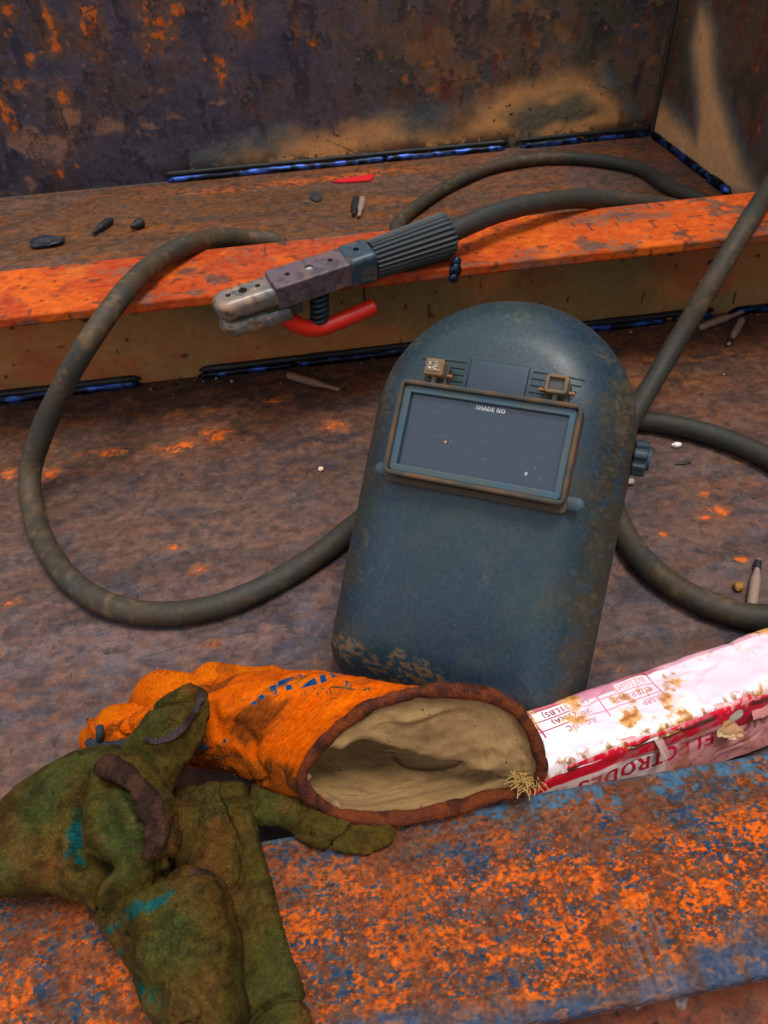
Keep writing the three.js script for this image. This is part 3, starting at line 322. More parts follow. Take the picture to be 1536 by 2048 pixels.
// ---------- welding cable ----------
const CR = 0.0117;
{
  const F = CR + 0.0006, pts = [
    [893, 470, 0.197], [930, 452, 0.2], [1000, 424, 0.2], [1090, 404, 0.193], [1180, 398, 0.178]].map((a) => W(...a));
  pts.push(V3(0.60, 0.11, -0.99), V3(0.70, 0.045, -1.05), V3(0.757, F, -1.14), V3(0.762, F, -1.24));
  for (const [a, b] of [[1335, 372], [1280, 338], [1190, 320], [1090, 317], [990, 333], [910, 365], [845, 405], [795, 450]]) pts.push(W(a, b, F));
  pts.push(V3(0.165, F, -1.06), V3(0.06, 0.03, -0.99), V3(-0.04, 0.09, -0.965));
  for (const a of [[560, 492, 0.135], [490, 478, 0.152], [430, 478, 0.168], [370, 492, 0.181], [300, 533, 0.185], [238, 598, 0.183], [180, 680, 0.165], [125, 775, 0.12], [82, 870, 0.072], [60, 950, 0.034], [68, 1030, 0.016], [105, 1115, F], [165, 1180, F], [250, 1220, F], [350, 1227, F], [450, 1207, F], [550, 1163, F], [650, 1100, F], [730, 1035, F], [830, 965, F], [950, 905, F], [1080, 862, F], [1190, 842, F], [1290, 842, F], [1390, 860, F], [1480, 890, F], [1560, 930, F], [1640, 1000, F], [1680, 1085, F], [1650, 1175, F], [1590, 1225, F], [1520, 1235, F], [1440, 1218, F], [1360, 1180, F], [1290, 1125, F], [1245, 1060, F], [1222, 985, F], [1225, 920, 0.02], [1262, 840, 0.037], [1310, 757, 0.058], [1360, 672, 0.09], [1425, 562, 0.142], [1488, 458, 0.181], [1540, 375, 0.184], [1600, 280, 0.19], [1650, 200, 0.21]]) pts.push(W(...a));
  const curve = new THREE.CatmullRomCurve3(pts, false, 'centripetal'), n = 2600, m = 28, geo = new THREE.TubeGeometry(curve, n, CR, m);
  const tube = sheet(4, 4, (s, t, o) => { o.r = o.g = o.b = 128; }); void tube;
  const p = geo.attributes.position, nn = geo.attributes.normal; for (let i = 0; i < p.count; i++) { const k = (fbm3(p.getX(i) * 60, p.getY(i) * 60, p.getZ(i) * 60, 2, 5) - 0.5) * 0.0011 + (fbm3(p.getX(i) * 14, p.getY(i) * 14, p.getZ(i) * 14, 2, 6) - 0.5) * 0.0016; p.setXYZ(i, p.getX(i) + nn.getX(i) * k, p.getY(i) + nn.getY(i) * k, p.getZ(i) + nn.getZ(i) * k); }
  paint(geo, (x, y, z, o) => { o.r = 52; o.g = 48; o.b = 40; const a = fbm3(x * 26, y * 26, z * 26, 3, 11), b = fbm3(x * 120, y * 120, z * 120, 2, 13), c = fbm3(x * 9, y * 9, z * 9, 2, 17); const d = fbm3(x * 330, y * 330, z * 330, 2, 23); lay(o, [82, 62, 42], sst(0.36, 0.66, c) * 0.7); lay(o, [46, 52, 52], sst(0.46, 0.7, a) * 0.55); lay(o, [122, 90, 58], sst(0.6, 0.74, b) * sst(0.45, 0.6, c) * 0.5); lay(o, [46, 44, 40], sst(0.56, 0.75, fbm3(x * 70 + 4, y * 70, z * 70, 2, 19)) * 0.45); const g = (d - .5) * 20; o.r += g; o.g += g; o.b += g; });
  tag(mesh('welding_cable', geo, new THREE.MeshPhysicalMaterial({ vertexColors: true, roughness: 0.62, specularIntensity: 0.6 })), 'thick grey brown rubber welding cable looping over beams and floor', 'cable');
}
// ---------- electrode holder ----------
const tongs = group('electrode_holder', 'electrode holder with ribbed black grip, metal jaws and red lever on the orange beam', 'electrode holder');
{
  const a = W(428, 622, 0.172), b = W(897, 467, 0.197), x = b.clone().sub(a), L = x.length(); x.normalize(); const roll = V3(0, 1, 0.12), y = roll.addScaledVector(x, -roll.dot(x)).normalize(), z = x.clone().cross(y);
  tongs.quaternion.setFromRotationMatrix(new THREE.Matrix4().makeBasis(x, y, z)); tongs.position.copy(a);
  const S = L / 0.27; tongs.scale.setScalar(S);
  const ev = new Evaluator(); ev.attributes = ['position', 'normal']; ev.useGroups = false;
  const clean = (g) => { const q = g.index ? g.toNonIndexed() : g.clone(); for (const k of Object.keys(q.attributes)) if (!['position', 'normal'].includes(k)) q.deleteAttribute(k); return q; };
  const drill = (g, holes) => { let br = new Brush(clean(g)); br.updateMatrixWorld(); for (const [hx, r] of holes) { const c = new THREE.CylinderGeometry(r, r, 0.02, 20); const h = new Brush(clean(c)); h.position.set(hx, 0.012, 0); h.updateMatrixWorld(); br = ev.evaluate(br, h, SUBTRACTION); } return br.geometry; };
  // nose-shaped jaws: a stadium outline seen from above, extruded and bevelled
  const nose = (len, half, h, bev) => { const s = new THREE.Shape(); s.moveTo(len, -half); s.lineTo(half, -half); s.absarc(half, 0, half, -Math.PI / 2, -Math.PI * 1.5, true); s.lineTo(len, half); s.closePath(); const e = new THREE.ExtrudeGeometry(s, { depth: h - 2 * bev, bevelEnabled: true, bevelSize: bev, bevelThickness: bev, bevelOffset: -bev, bevelSegments: 5, curveSegments: 20 }); e.rotateX(Math.PI / 2); e.translate(0, h - bev, 0); return e; };
  const jawMat = new THREE.MeshStandardMaterial({ vertexColors: true, roughness: 0.45, metalness: 0.35 });
  const worn = (seed) => (px, py, pz, o) => { o.r = 132; o.g = 116; o.b = 104; const k = fbm3(px * 70, py * 70, pz * 70, 3, seed); lay(o, [92, 96, 98], sst(0.45, 0.6, k) * 0.8); lay(o, [186, 142, 106], sst(0.55, 0.68, fbm3(px * 110, py * 110, pz * 110, 2, seed + 2)) * 0.7); lay(o, [84, 60, 44], sst(0.6, 0.7, fbm3(px * 200, py * 200, pz * 200, 2, seed + 4)) * .7); };
  const fine = (g) => { let q = g.index ? g.toNonIndexed() : g; for (let k = 0; k < 8; k++) { const p = q.attributes.position, out = []; for (let i = 0; i < p.count; i += 3) { const A = V3().fromBufferAttribute(p, i), B = V3().fromBufferAttribute(p, i + 1), C = V3().fromBufferAttribute(p, i + 2), l = [A.distanceTo(B), B.distanceTo(C), C.distanceTo(A)], m = Math.max(...l); if (m < 0.004) { out.push(A, B, C); continue; } const [d, e, f] = l[0] === m ? [A, B, C] : l[1] === m ? [B, C, A] : [C, A, B], h = d.clone().lerp(e, 0.5); out.push(d, h, f, h, e, f); } q = new THREE.BufferGeometry().setFromPoints(out); } q.deleteAttribute('normal'); q = mergeVertices(q, 1e-5); return q.toNonIndexed(); };
  const creased = (g) => { g.computeVertexNormals(); return g; };
  const jawTop = nose(0.066, 0.017, 0.0225, 0.0085); jawTop.translate(0, -0.010, 0);
  mesh('upper_jaw', paint(creased(fine(drill(jawTop, [[0.018, 0.003], [0.034, 0.0047], [0.05, 0.003]]))), worn(701)), jawMat, tongs);
  const jawLow = nose(0.075, 0.017, 0.02, 0.009); jawLow.rotateZ(-0.03); jawLow.translate(0.001, -0.031, 0); mesh('lower_jaw', paint(creased(fine(jawLow)), worn(705)), jawMat, tongs);
  mesh('throat', rbox(0.05, 0.09, -0.027, 0.006, -0.0135, 0.0135, 0.002), plain(58, 56, 44, 0.6), tongs);
  const dirt = (base, seed) => (px, py, pz, o) => { [o.r, o.g, o.b] = base; lay(o, [112, 82, 66], sst(0.5, 0.7, fbm3(px * 80, py * 80, pz * 80, 3, seed)) * 0.6); lay(o, [40, 36, 36], sst(0.55, 0.7, fbm3(px * 160, py * 160, pz * 160, 2, seed + 3)) * 0.5); lay(o, [150, 112, 86], sst(0.62, 0.72, fbm3(px * 260, py * 260, pz * 260, 2, seed + 5)) * 0.6 * sst(0.006, -0.004, py)); };
  const dirty = (ro) => new THREE.MeshStandardMaterial({ vertexColors: true, roughness: ro });
  const sleeve = mesh('sleeve', paint(creased(fine(drill(rbox(0.0635, 0.147, -0.012, 0.0145, -0.0182, 0.0182, 0.0022), [[0.083, 0.0031], [0.107, 0.0045], [0.131, 0.0031]]))), dirt([94, 76, 82], 721)), dirty(0.55), tongs);
  const scr = mesh('screw', new THREE.CylinderGeometry(0.0038, 0.0038, 0.003, 20), plain(226, 224, 216, 0.3, { metalness: 0.3 }), sleeve); scr.position.set(0.107, 0.0105, 0); mesh('screw_slot', new THREE.TorusGeometry(0.0017, 0.0004, 6, 20).rotateX(Math.PI / 2), plain(90, 90, 86, 0.5), scr).position.set(0, 0.0016, 0);
  mesh('collar', paint(creased(fine(drill(rbox(0.1445, 0.179, -0.0175, 0.0172, -0.0192, 0.0192, 0.0065, 5), [[0.161, 0.0032]]))), dirt([44, 64, 78], 731)), dirty(0.45), tongs);
  { const n = 208, m = 20, pos = [], idx = []; for (let i = 0; i <= m; i++) for (let j = 0; j <= n; j++) { const q = i / m, th = j / n * Math.PI * 2, R = mix(0.0196, 0.0236, q) * (i === m ? 0.93 : 1), rib = R + 0.0011 * Math.tanh(3 * Math.cos(th * 26)); pos.push(mix(0.177, 0.270, q), Math.cos(th) * rib - 0.001, Math.sin(th) * rib); if (i < m && j < n) { const k = i * (n + 1) + j; idx.push(k, k + 1, k + n + 1, k + 1, k + n + 2, k + n + 1); } } const g = new THREE.BufferGeometry(); g.setAttribute('position', new THREE.Float32BufferAttribute(pos, 3)); g.setIndex(idx); g.computeVertexNormals(); paint(g, (px, py, pz, o) => { o.r = 44; o.g = 50; o.b = 52; lay(o, [70, 66, 60], sst(.5, .65, fbm3(px * 60, py * 60, pz * 60, 3, 711)) * .6); }); mesh('ribbed_grip', g, new THREE.MeshStandardMaterial({ vertexColors: true, roughness: 0.55, side: THREE.DoubleSide }), tongs); mesh('grip_end', new THREE.CylinderGeometry(0.0218, 0.0218, 0.002, 32).rotateZ(Math.PI / 2), plain(40, 42, 42, 0.7), tongs).position.x = 0.2685; }
  { const c = new THREE.CatmullRomCurve3([V3(0.066, -0.022, 0.004), V3(0.074, -0.036, 0.006), V3(0.088, -0.05, 0.008), V3(0.105, -0.0575, 0.008), V3(0.128, -0.0575, 0.008), V3(0.17, -0.054, 0.008)]), g = new THREE.TubeGeometry(c, 60, 0.0092, 16), end = new THREE.SphereGeometry(0.0092, 16, 10).scale(0.45, 1, 1).translate(0.17, -0.054, 0.008); mesh('lever', mergeGeometries([g, end]), plain(214, 40, 22, 0.38), tongs); }
  { const c = []; for (let i = 0; i <= 140; i++) { const q = i / 140, th = q * Math.PI * 2 * 6; c.push(V3(0.113 - 0.006 * q + Math.cos(th) * 0.0085, -0.011 - q * 0.04, Math.sin(th) * 0.0085 + 0.005)); } mesh('spring', new THREE.TubeGeometry(new THREE.CatmullRomCurve3(c), 300, 0.0024, 8), plain(34, 52, 56, 0.5, { metalness: 0.3 }), tongs); const core = mesh('spring_core', new THREE.CylinderGeometry(0.0072, 0.0072, 0.042, 14), plain(22, 34, 38, 0.7), tongs); core.position.set(0.11, -0.031, 0.005); }
}
// ---------- electrode carton ----------
const carton = group('electrode_carton', 'stained white and red electrode carton wedged behind the mottled beam', 'carton');
{
  const bl = W(1060, 1440, 0.066), br = W(1536, 1260, 0.066), fl_ = W(1090, 1543, 0.066), fr = W(1536, 1397, 0.066), dir = br.clone().sub(bl).add(fr).sub(fl_).setY(0).normalize();
  const mid = bl.clone().add(fl_).multiplyScalar(0.5);
  carton.position.set(mid.x + 0.002, 0.0068, mid.z + 0.008); carton.rotation.order = 'YXZ'; carton.rotation.y = Math.atan2(-dir.z, dir.x); carton.rotation.x = -0.2;
  const L0 = -0.03, L1 = 0.34, D = 0.029, HT = 0.064, PX = 2400;                     // canvas pixels per metre
  const ink = 'rgb(176,44,72)';
  const face = (w, h, draw, seed, stains) => {
    const cv = canvasOf(Math.round(w * PX * 2), Math.round(h * PX * 2), (c, a, b) => { c.scale(2, 2); draw(c, a / 2, b / 2); }), im = cv.getContext('2d').getImageData(0, 0, cv.width, cv.height).data, W2 = cv.width, H2 = cv.height;
    return sheet(W2, H2, (s, t, o) => { const i = Math.min(W2 - 1, s * W2 | 0), j = Math.min(H2 - 1, (1 - t) * H2 | 0), k = (j * W2 + i) * 4; o.r = im[k]; o.g = im[k + 1]; o.b = im[k + 2]; stains(s * w, t * h, o, fbm(s * w * 60, t * h * 60, 4, seed), fbm(s * w * 260, t * h * 260, 3, seed + 3)); o.ro = 0.42 + 0.2 * fbm(s * w * 80, t * h * 80, 2, seed + 9); });
  };
  // on both faces the print stands upside down for someone looking from the beam
  const flip = (c, a, b) => { c.translate(a, b); c.rotate(Math.PI); };
  const top = face(L1 - L0, 2 * D, (c, a, b) => {
    c.fillStyle = 'rgb(252,240,240)'; c.fillRect(0, 0, a, b); flip(c, a, b); const X = (m) => a - (m - L0) * PX;          // X: metres along the carton to flipped canvas
    c.fillStyle = 'rgb(214,120,136)'; c.fillRect(X(0.20), b - 20, X(0.01) - X(0.2), 20); c.fillStyle = ink; c.fillRect(X(0.075), b - 34, 70, 34);
    c.strokeStyle = ink; c.lineWidth = 2.2; for (const y of [b - 20, b - 42, b - 66]) { c.beginPath(); c.moveTo(X(0.105), y); c.lineTo(X(0.004), y); c.stroke(); }
    c.lineWidth = 3; for (const m of [0.006, 0.058, 0.104]) { c.beginPath(); c.moveTo(X(m), b - 6); c.lineTo(X(m), b - 80); c.stroke(); }
    c.fillStyle = 'rgb(150,52,64)'; c.font = 'bold 17px sans-serif'; c.fillText('5KG(11LBS)', X(0.052), b - 26); c.fillText('70-210(A)', X(0.048), b - 48); c.fillText('AC · DC', X(0.047), b - 72); c.fillText('CURRENT', X(0.1), b - 48); c.fillText('AMP', X(0.1), b - 72); c.fillStyle = 'rgb(210,110,70)'; c.fillText('WEIGHT', X(0.1), b - 26);
    c.fillStyle = 'rgb(190,74,92)'; c.font = 'bold 15px sans-serif'; c.fillText('REQUIREMENTS · STORAGE REQUIREMENTS', X(0.31), b - 10);
    c.fillStyle = 'rgb(150,66,40)'; c.font = 'bold 34px sans-serif'; c.fillText('WELDING', X(0.275), b - 46);
  }, 801, (x, z, o, m, f) => { const y = 2 * D - z, xx = x + L0; lay(o, [246, 214, 140], sst(0.5, 0.66, m) * 0.7); lay(o, [244, 206, 222], sst(0.46, 0.64, fbm(x * 24 + 5, z * 30, 3, 805)) * 0.6); lay(o, [226, 150, 70], sst(0.58, 0.7, m) * 0.7); lay(o, [178, 104, 40], sst(0.56, 0.74, m * 0.6 + f * 0.4 + 0.15 * (1 - sst(0, 0.006, z)) + 0.1 * (1 - sst(0.02, 0.035, Math.hypot(xx - 0.09, (y - 0.016) * 1.2)))) * 0.9); lay(o, [140, 84, 40], sst(0.5, 0.74, f) * (1 - sst(0, 0.009, z + (m - 0.5) * 0.01)) * 0.9); });
  const side = face(L1 - L0, HT, (c, a, b) => {
    c.fillStyle = 'rgb(232,160,164)'; c.fillRect(0, 0, a, b); flip(c, a, b); const X = (m) => a - (m - L0) * PX;
    c.fillStyle = 'rgb(232,14,50)'; c.fillRect(0, b - 46, a, 36); c.fillStyle = 'rgb(238,214,214)'; c.fillRect(X(0.09), b - 110, 240, 62);
    c.fillStyle = 'rgb(206,24,60)'; c.font = 'bold 46px sans-serif'; c.fillText('ELECTRODES', X(0.132), b - 58); c.fillStyle = 'rgb(178,100,104)'; c.fillText('WELDING', X(0.24), b - 58);
    c.fillStyle = 'rgb(214,28,58)'; c.fillRect(X(0.172), b - 74, 70, 70); c.fillStyle = 'rgb(236,222,206)'; c.beginPath(); c.arc(X(0.147), b - 38, 15, 0, 7); c.fill();
    c.fillStyle = 'rgb(204,40,62)'; c.fillRect(0, b - 40, X(0.19), 40);
  }, 811, (x, y, o, m, f) => { lay(o, [214, 140, 136], sst(0.5, 0.64, m) * 0.6); lay(o, [176, 112, 80], sst(0.58, 0.68, f * 0.5 + m * 0.5) * 0.7); const up = HT - y; lay(o, [236, 214, 186], sst(0.5, 0.6, f + 0.25 * (1 - sst(0.0, 0.008, up)) - 0.1) * 0.6 * (1 - sst(0.004, 0.016, up))); lay(o, [70, 40, 30], (1 - sst(0.001, 0.003, Math.abs(up - 0.009 - 0.006 * (m - 0.5)))) * sst(0.52, 0.6, fbm(x * 40, 1, 2, 815)) * 0.8); });
  // crumpled soft box: subdivided faces, dented
  const nx = 150, dent = (x, y, z) => (fbm3(x * 34, y * 60, z * 60, 3, 821) - 0.5) * 0.006 - (1 - sst(0, 0.05, Math.abs(fbm3(x * 26 + 3, y * 40, z * 50, 2, 823) - 0.5))) * 0.0014;
  const sheetGeo = (fn, nv) => { const q = new THREE.PlaneGeometry(1, 1, nx, nv), p = q.attributes.position; for (let i = 0; i < p.count; i++) { const r = fn(p.getX(i) + 0.5, p.getY(i) + 0.5); p.setXYZ(i, ...r); } q.computeVertexNormals(); return q; };
  const edge = (v, r) => { return v < r ? r - Math.sqrt(Math.max(0, r * r - (r - v) ** 2)) : 0; };
  const mt = (tx) => new THREE.MeshPhysicalMaterial({ ...tx, bumpScale: 0.0006, roughness: 1, clearcoat: 0.35, clearcoatRoughness: 0.35, side: THREE.DoubleSide });
  mesh('top_face', sheetGeo((s, t) => { const x = mix(L0, L1, s), z = mix(D, -D, t), r = 0.009; return [x, HT - edge(D - Math.abs(z), r) + dent(x, 0, z), z]; }, 30), mt(top), carton);
  mesh('side_face', sheetGeo((s, t) => { const x = mix(L0, L1, s), y = t * HT, r = 0.009; return [x, y - (t === 1 ? 0.0088 : 0) + dent(x, 0, D) * t, D - 0.0002 - edge(HT - y, r) + (t < 1 ? dent(x, y, 9) * 0.8 : 0)]; }, 40), mt(side), carton);
  mesh('core', rbox(L0 + 0.001, L1 - 0.001, 0, HT - 0.012, -D + 0.0005, D - 0.01, 0.004), plain(206, 176, 176, 0.7), carton);
  // shreds of torn wrapper
  const shred = (x, y, z, len, w, rot, col, seed) => { const q = new THREE.PlaneGeometry(len, w, 14, 6), p = q.attributes.position; for (let i = 0; i < p.count; i++) { const a = p.getX(i) / len; p.setZ(i, 0.003 * (fbm(a * 5 + seed, p.getY(i) * 300, 2, seed) - 0.3) + 0.004 * a * a); p.setY(i, p.getY(i) * (1 - 0.7 * Math.max(0, a * 2) ** 2) + 0.002 * (vn(a * 9, 0, seed) - .5)); } q.computeVertexNormals(); const m = mesh('torn_wrapper', q, plain(...col, 0.6, { side: THREE.DoubleSide }), carton); m.position.set(x, y, z); m.rotation.set(-0.5, 0, rot); };
  shred(0.142, HT - 0.024, D + 0.003, 0.02, 0.01, -0.75, [196, 146, 104], 3); shred(0.137, HT - 0.026, D + 0.004, 0.017, 0.006, -0.6, [214, 176, 136], 5); shred(0.19, HT - 0.02, D + 0.0015, 0.06, 0.009, -0.06, [206, 132, 126], 15); shred(0.082, HT - 0.014, D + 0.001, 0.006, 0.026, 0.3, [196, 158, 150], 17);
}
// ---------- burnt electrode stubs and scraps ----------
const stubMat = [plain(132, 96, 74, 0.7), plain(30, 30, 32, 0.6), plain(150, 122, 108, 0.6)];
function stub(px, py, qx, qy, r, label, tip = 0, mat = 0, hh = 0) {
  const a = W(px, py, hh + r), b = W(qx, qy, hh + r), L = a.distanceTo(b), g = group('electrode_stub', label, 'electrode stub', { group: 'burnt electrode stubs' });
  g.position.copy(a); g.quaternion.setFromUnitVectors(V3(1, 0, 0), b.clone().sub(a).normalize());
  const prof = [[0.0001, 0], [r * 0.85, 0.0004], [r, 0.003], [r, L * 0.55], [r * 0.8, L * 0.62], [r * 0.55, L * 0.75], [r * 0.5, L * 0.98], [0.0001, L]].map(([q, t]) => new THREE.Vector2(q, t));
  mesh('rod', new THREE.LatheGeometry(prof, 14).rotateZ(-Math.PI / 2), stubMat[mat], g);
  if (tip) mesh('burnt_tip', new THREE.CylinderGeometry(r * 0.75, r * 0.62, L * 0.16, 12).rotateZ(-Math.PI / 2).translate(L * 0.86, 0, 0), stubMat[1], g);
  return g;
}
stub(575, 750, 680, 780, 0.0052, 'brown electrode stub pointing away from the weld bead of the orange beam');
stub(1503, 1215, 1517, 1118, 0.0048, 'pale electrode stub with a black tip inside the cable loop', 1, 2);
stub(1400, 655, 1490, 622, 0.0048, 'grey electrode stub lying along the weld bead', 0, 2); stub(1484, 640, 1456, 690, 0.005, 'electrode stub with a black end lying across another stub', 1, 2);
stub(725, 398, 718, 432, 0.0065, 'pale thin electrode stub behind the orange beam', 0, 2); stub(712, 398, 708, 428, 0.0075, 'black electrode stub beside a pale one behind the orange beam', 0, 1);
stub(222, 440, 186, 466, 0.007, 'dark slanting electrode stub on the floor behind the orange beam', 0, 1); stub(286, 444, 262, 454, 0.0085, 'short thick black stub on the floor behind the orange beam', 0, 1);
function lump(name, px, py, s, col, label, cat, sc = [1, 0.6, 1], extra = {}) { const g = new THREE.IcosahedronGeometry(s, 3), q = g.attributes.position; for (let i = 0; i < q.count; i++) { const x = q.getX(i) / s, y = q.getY(i) / s, z = q.getZ(i) / s, k = 0.6 + 0.8 * fbm3(x * 1.4 + px, y * 1.4 + 5, z * 1.4 + py, 3, 9); q.setXYZ(i, x * s * k * sc[0], y * s * k * sc[1], z * s * k * sc[2]); } g.computeVertexNormals(); g.computeBoundingBox(); const m = mesh(name, g, plain(...col, 0.55)); const p = W(px, py, 0); m.position.set(p.x, -g.boundingBox.min.y + 0.0003, p.z); tag(m, label, cat, extra); return m; }
lump('slag_lump', 95, 492, 0.016, [34, 36, 46], 'glassy dark slag lump on the floor behind the beam', 'slag', [1.9, 0.5, 0.9]);
lump('slag_lump', 632, 396, 0.014, [50, 52, 50], 'flat dark slag flake near the red plastic scrap', 'slag', [0.9, 0.2, 1.4]);
lump('pebble', 1352, 893, 0.0036, [236, 220, 214], 'tiny white chip below the bending cable', 'chip', [1.6, 0.7, 1]);
lump('pebble', 642, 941, 0.0032, [226, 190, 150], 'tiny cream chip on the floor left of the helmet', 'chip');
lump('pebble', 1258, 967, 0.005, [150, 132, 116], 'small grey pebble beside the helmet', 'pebble');
lump('pebble', 1475, 1178, 0.0055, [150, 100, 28], 'amber slag bead beside the pale electrode stub', 'slag bead', [1, 0.7, 1]);
lump('pebble', 1366, 928, 0.004, [42, 34, 28], 'thin dark splinter on the floor inside the cable loop', 'splinter', [2.4, 0.3, 0.6]);
{ const s = new THREE.Shape(); s.moveTo(-0.042, 0.004); s.quadraticCurveTo(-0.02, 0.012, 0.03, 0.012); s.lineTo(0.042, 0.016); s.quadraticCurveTo(0.04, -0.005, 0.028, -0.014); s.lineTo(-0.03, -0.004); s.closePath(); const g = new THREE.ExtrudeGeometry(s, { depth: 0.002, bevelEnabled: true, bevelSize: 0.001, bevelThickness: 0.001, bevelSegments: 2 }); g.rotateX(-Math.PI / 2); const m = mesh('plastic_scrap', g, plain(222, 26, 42, 0.35)); const p = W(708, 362, 0); m.position.set(p.x, 0.0014, p.z); m.rotation.y = 0.06; tag(m, 'bright red plastic scrap beside the back wall weld', 'plastic scrap'); }
// ---------- leather gloves ----------
// closed control rings (photo pixel, height) lofted into a skin
function ringCurve(list) { return new THREE.CatmullRomCurve3(list.map((a) => Array.isArray(a) ? W(...a) : a), true, 'centripetal'); }
function loft(rings, n, m, wrinkle, capEnd = true) {
  const curves = rings.map(ringCurve), K = rings[0].length, cols = [];
  for (let j = 0; j < n; j++) { const u = j / n * K, i = Math.floor(u), f = u - i, at = curves.map((c) => { const q = (i + f) / K; return c.getPoint(q); }); cols.push(new THREE.CatmullRomCurve3(at, false, 'centripetal')); }
  const pos = [], uv = [], idx = [];
  for (let i = 0; i <= m; i++) for (let j = 0; j <= n; j++) { const p = cols[j % n].getPoint(i / m); pos.push(p.x, p.y, p.z); uv.push(i / m, j / n); if (i < m && j < n) { const k = i * (n + 1) + j; idx.push(k, k + 1, k + n + 1, k + 1, k + n + 2, k + n + 1); } }
  if (capEnd) { const c = V3(0, 0, 0); for (let j = 0; j < n; j++) { const k = (m * (n + 1) + j) * 3; c.add(V3(pos[k], pos[k + 1], pos[k + 2])); } c.multiplyScalar(1 / n); const k0 = pos.length / 3; pos.push(c.x, c.y, c.z); uv.push(1, 0.5); for (let j = 0; j < n; j++) idx.push(m * (n + 1) + j, m * (n + 1) + j + 1, k0); }
  const g = new THREE.BufferGeometry(); g.setAttribute('position', new THREE.Float32BufferAttribute(pos, 3)); g.setAttribute('uv', new THREE.Float32BufferAttribute(uv, 2)); g.setIndex(idx); g.computeVertexNormals();
  const p = g.attributes.position, nn = g.attributes.normal; for (let i = 0; i <= m; i++) for (let j = 0; j <= n; j++) { const k = i * (n + 1) + j, w = wrinkle(p.getX(k), p.getY(k), p.getZ(k), i / m, j / n), a = i * (n + 1) + (j % n); p.setXYZ(k, p.getX(k) + nn.getX(a) * w, p.getY(k) + nn.getY(a) * w, p.getZ(k) + nn.getZ(a) * w); }
  g.computeVertexNormals(); for (let i = 0; i <= m; i++) { const a = i * (n + 1), b = a + n, x = V3(nn.getX(a) + nn.getX(b), nn.getY(a) + nn.getY(b), nn.getZ(a) + nn.getZ(b)).normalize(); nn.setXYZ(a, x.x, x.y, x.z); nn.setXYZ(b, x.x, x.y, x.z); }
  return g;
}
const cone = (a, b, ra, rb, sq = 1) => ({ a, d: b.clone().sub(a), l: b.distanceToSquared(a), ra, rb, sq });
function chain(pts, sq = 1) { const o = []; for (let i = 0; i + 1 < pts.length; i++) o.push(cone(W(...pts[i].slice(0, 3)), W(...pts[i + 1].slice(0, 3)), pts[i][3], pts[i + 1][3], sq)); return o; }
const coneD = (c, x, y, z) => { const px = x - c.a.x, py = y - c.a.y, pz = z - c.a.z, t = clamp((px * c.d.x + py * c.d.y + pz * c.d.z) / c.l), dx = px - t * c.d.x, dy = (py - t * c.d.y) / c.sq, dz = pz - t * c.d.z; return (Math.hypot(dx, dy, dz) - mix(c.ra, c.rb, t)) * (c.sq < 1 ? 0.5 + c.sq / 2 : 1); };
const smin = (a, b, k) => { const h = Math.max(k - Math.abs(a - b), 0) / k; return Math.min(a, b) - h * h * k * 0.25; };
const inflate = (chains, k) => (x, y, z) => { let d = 9; for (const ch of chains) { let e = 9; for (const c of ch) e = smin(e, coneD(c, x, y, z), 0.014); d = smin(d, e, k); } return d; };
function hit(f, px, py) { const r = rayOf(px, py), e = V3(0, EYE, 0); let t = 0.25; for (let i = 0; i < 200; i++) { const d = f(e.x + r.x * t, e.y + r.y * t, e.z + r.z * t); if (d < 0.0003) break; t += d * 0.6; } return e.addScaledVector(r, t); }
// suede grain, one tile of 6 cm
const suede = sheet(512, 512, (s, t, o) => { const P = (x, y, f, k) => { const a = vn(x * f, y * f, k), b = vn((x - 1) * f, y * f, k), c = vn(x * f, (y - 1) * f, k), d = vn((x - 1) * f, (y - 1) * f, k); return mix(mix(a, b, x), mix(c, d, x), y); }; const a = P(s, t, 24, 3), b = P(s, t, 70, 5), c = P(s, t, 190, 7), v = a * 0.16 + b * 0.34 + c * 0.5; o.r = o.g = o.b = 255 * clamp(0.8 + (v - 0.5) * 0.85); o.h = v; o.ro = 1; });
for (const t of Object.values(suede)) { t.wrapS = t.wrapT = THREE.RepeatWrapping; }
const suedeMat = () => new THREE.MeshPhysicalMaterial({ map: suede.map, bumpMap: suede.bumpMap, bumpScale: 0.0004, roughness: 1, vertexColors: true, specularIntensity: 0.1 });
const grainUV = (g) => planar(g, (x, y) => x / 0.06 + y * 5, (x, y, z) => (z - y * 0.6) / 0.06);
function strap(points, r, flat, mat, parent, name, seed, sc = 1) { const c = new THREE.CatmullRomCurve3(points), n = points.length * 14, g = new THREE.TubeGeometry(c, n, r, 12), p = g.attributes.position; for (let i = 0; i <= n; i++) { const q = i / n, ctr = c.getPointAt(q), taper = Math.min(1, Math.sqrt(Math.min(q, 1 - q) * 9 + 0.03)) * (0.8 + 0.45 * vn(q * 11, 0, seed)); for (let j = 0; j <= 12; j++) { const k = i * 13 + j, dx = p.getX(k) - ctr.x, dy = p.getY(k) - ctr.y, dz = p.getZ(k) - ctr.z; p.setXYZ(k, ctr.x + dx * taper * sc, ctr.y + dy * taper * flat, ctr.z + dz * taper * sc); } } g.computeVertexNormals(); return mesh(name, g, mat, parent); }

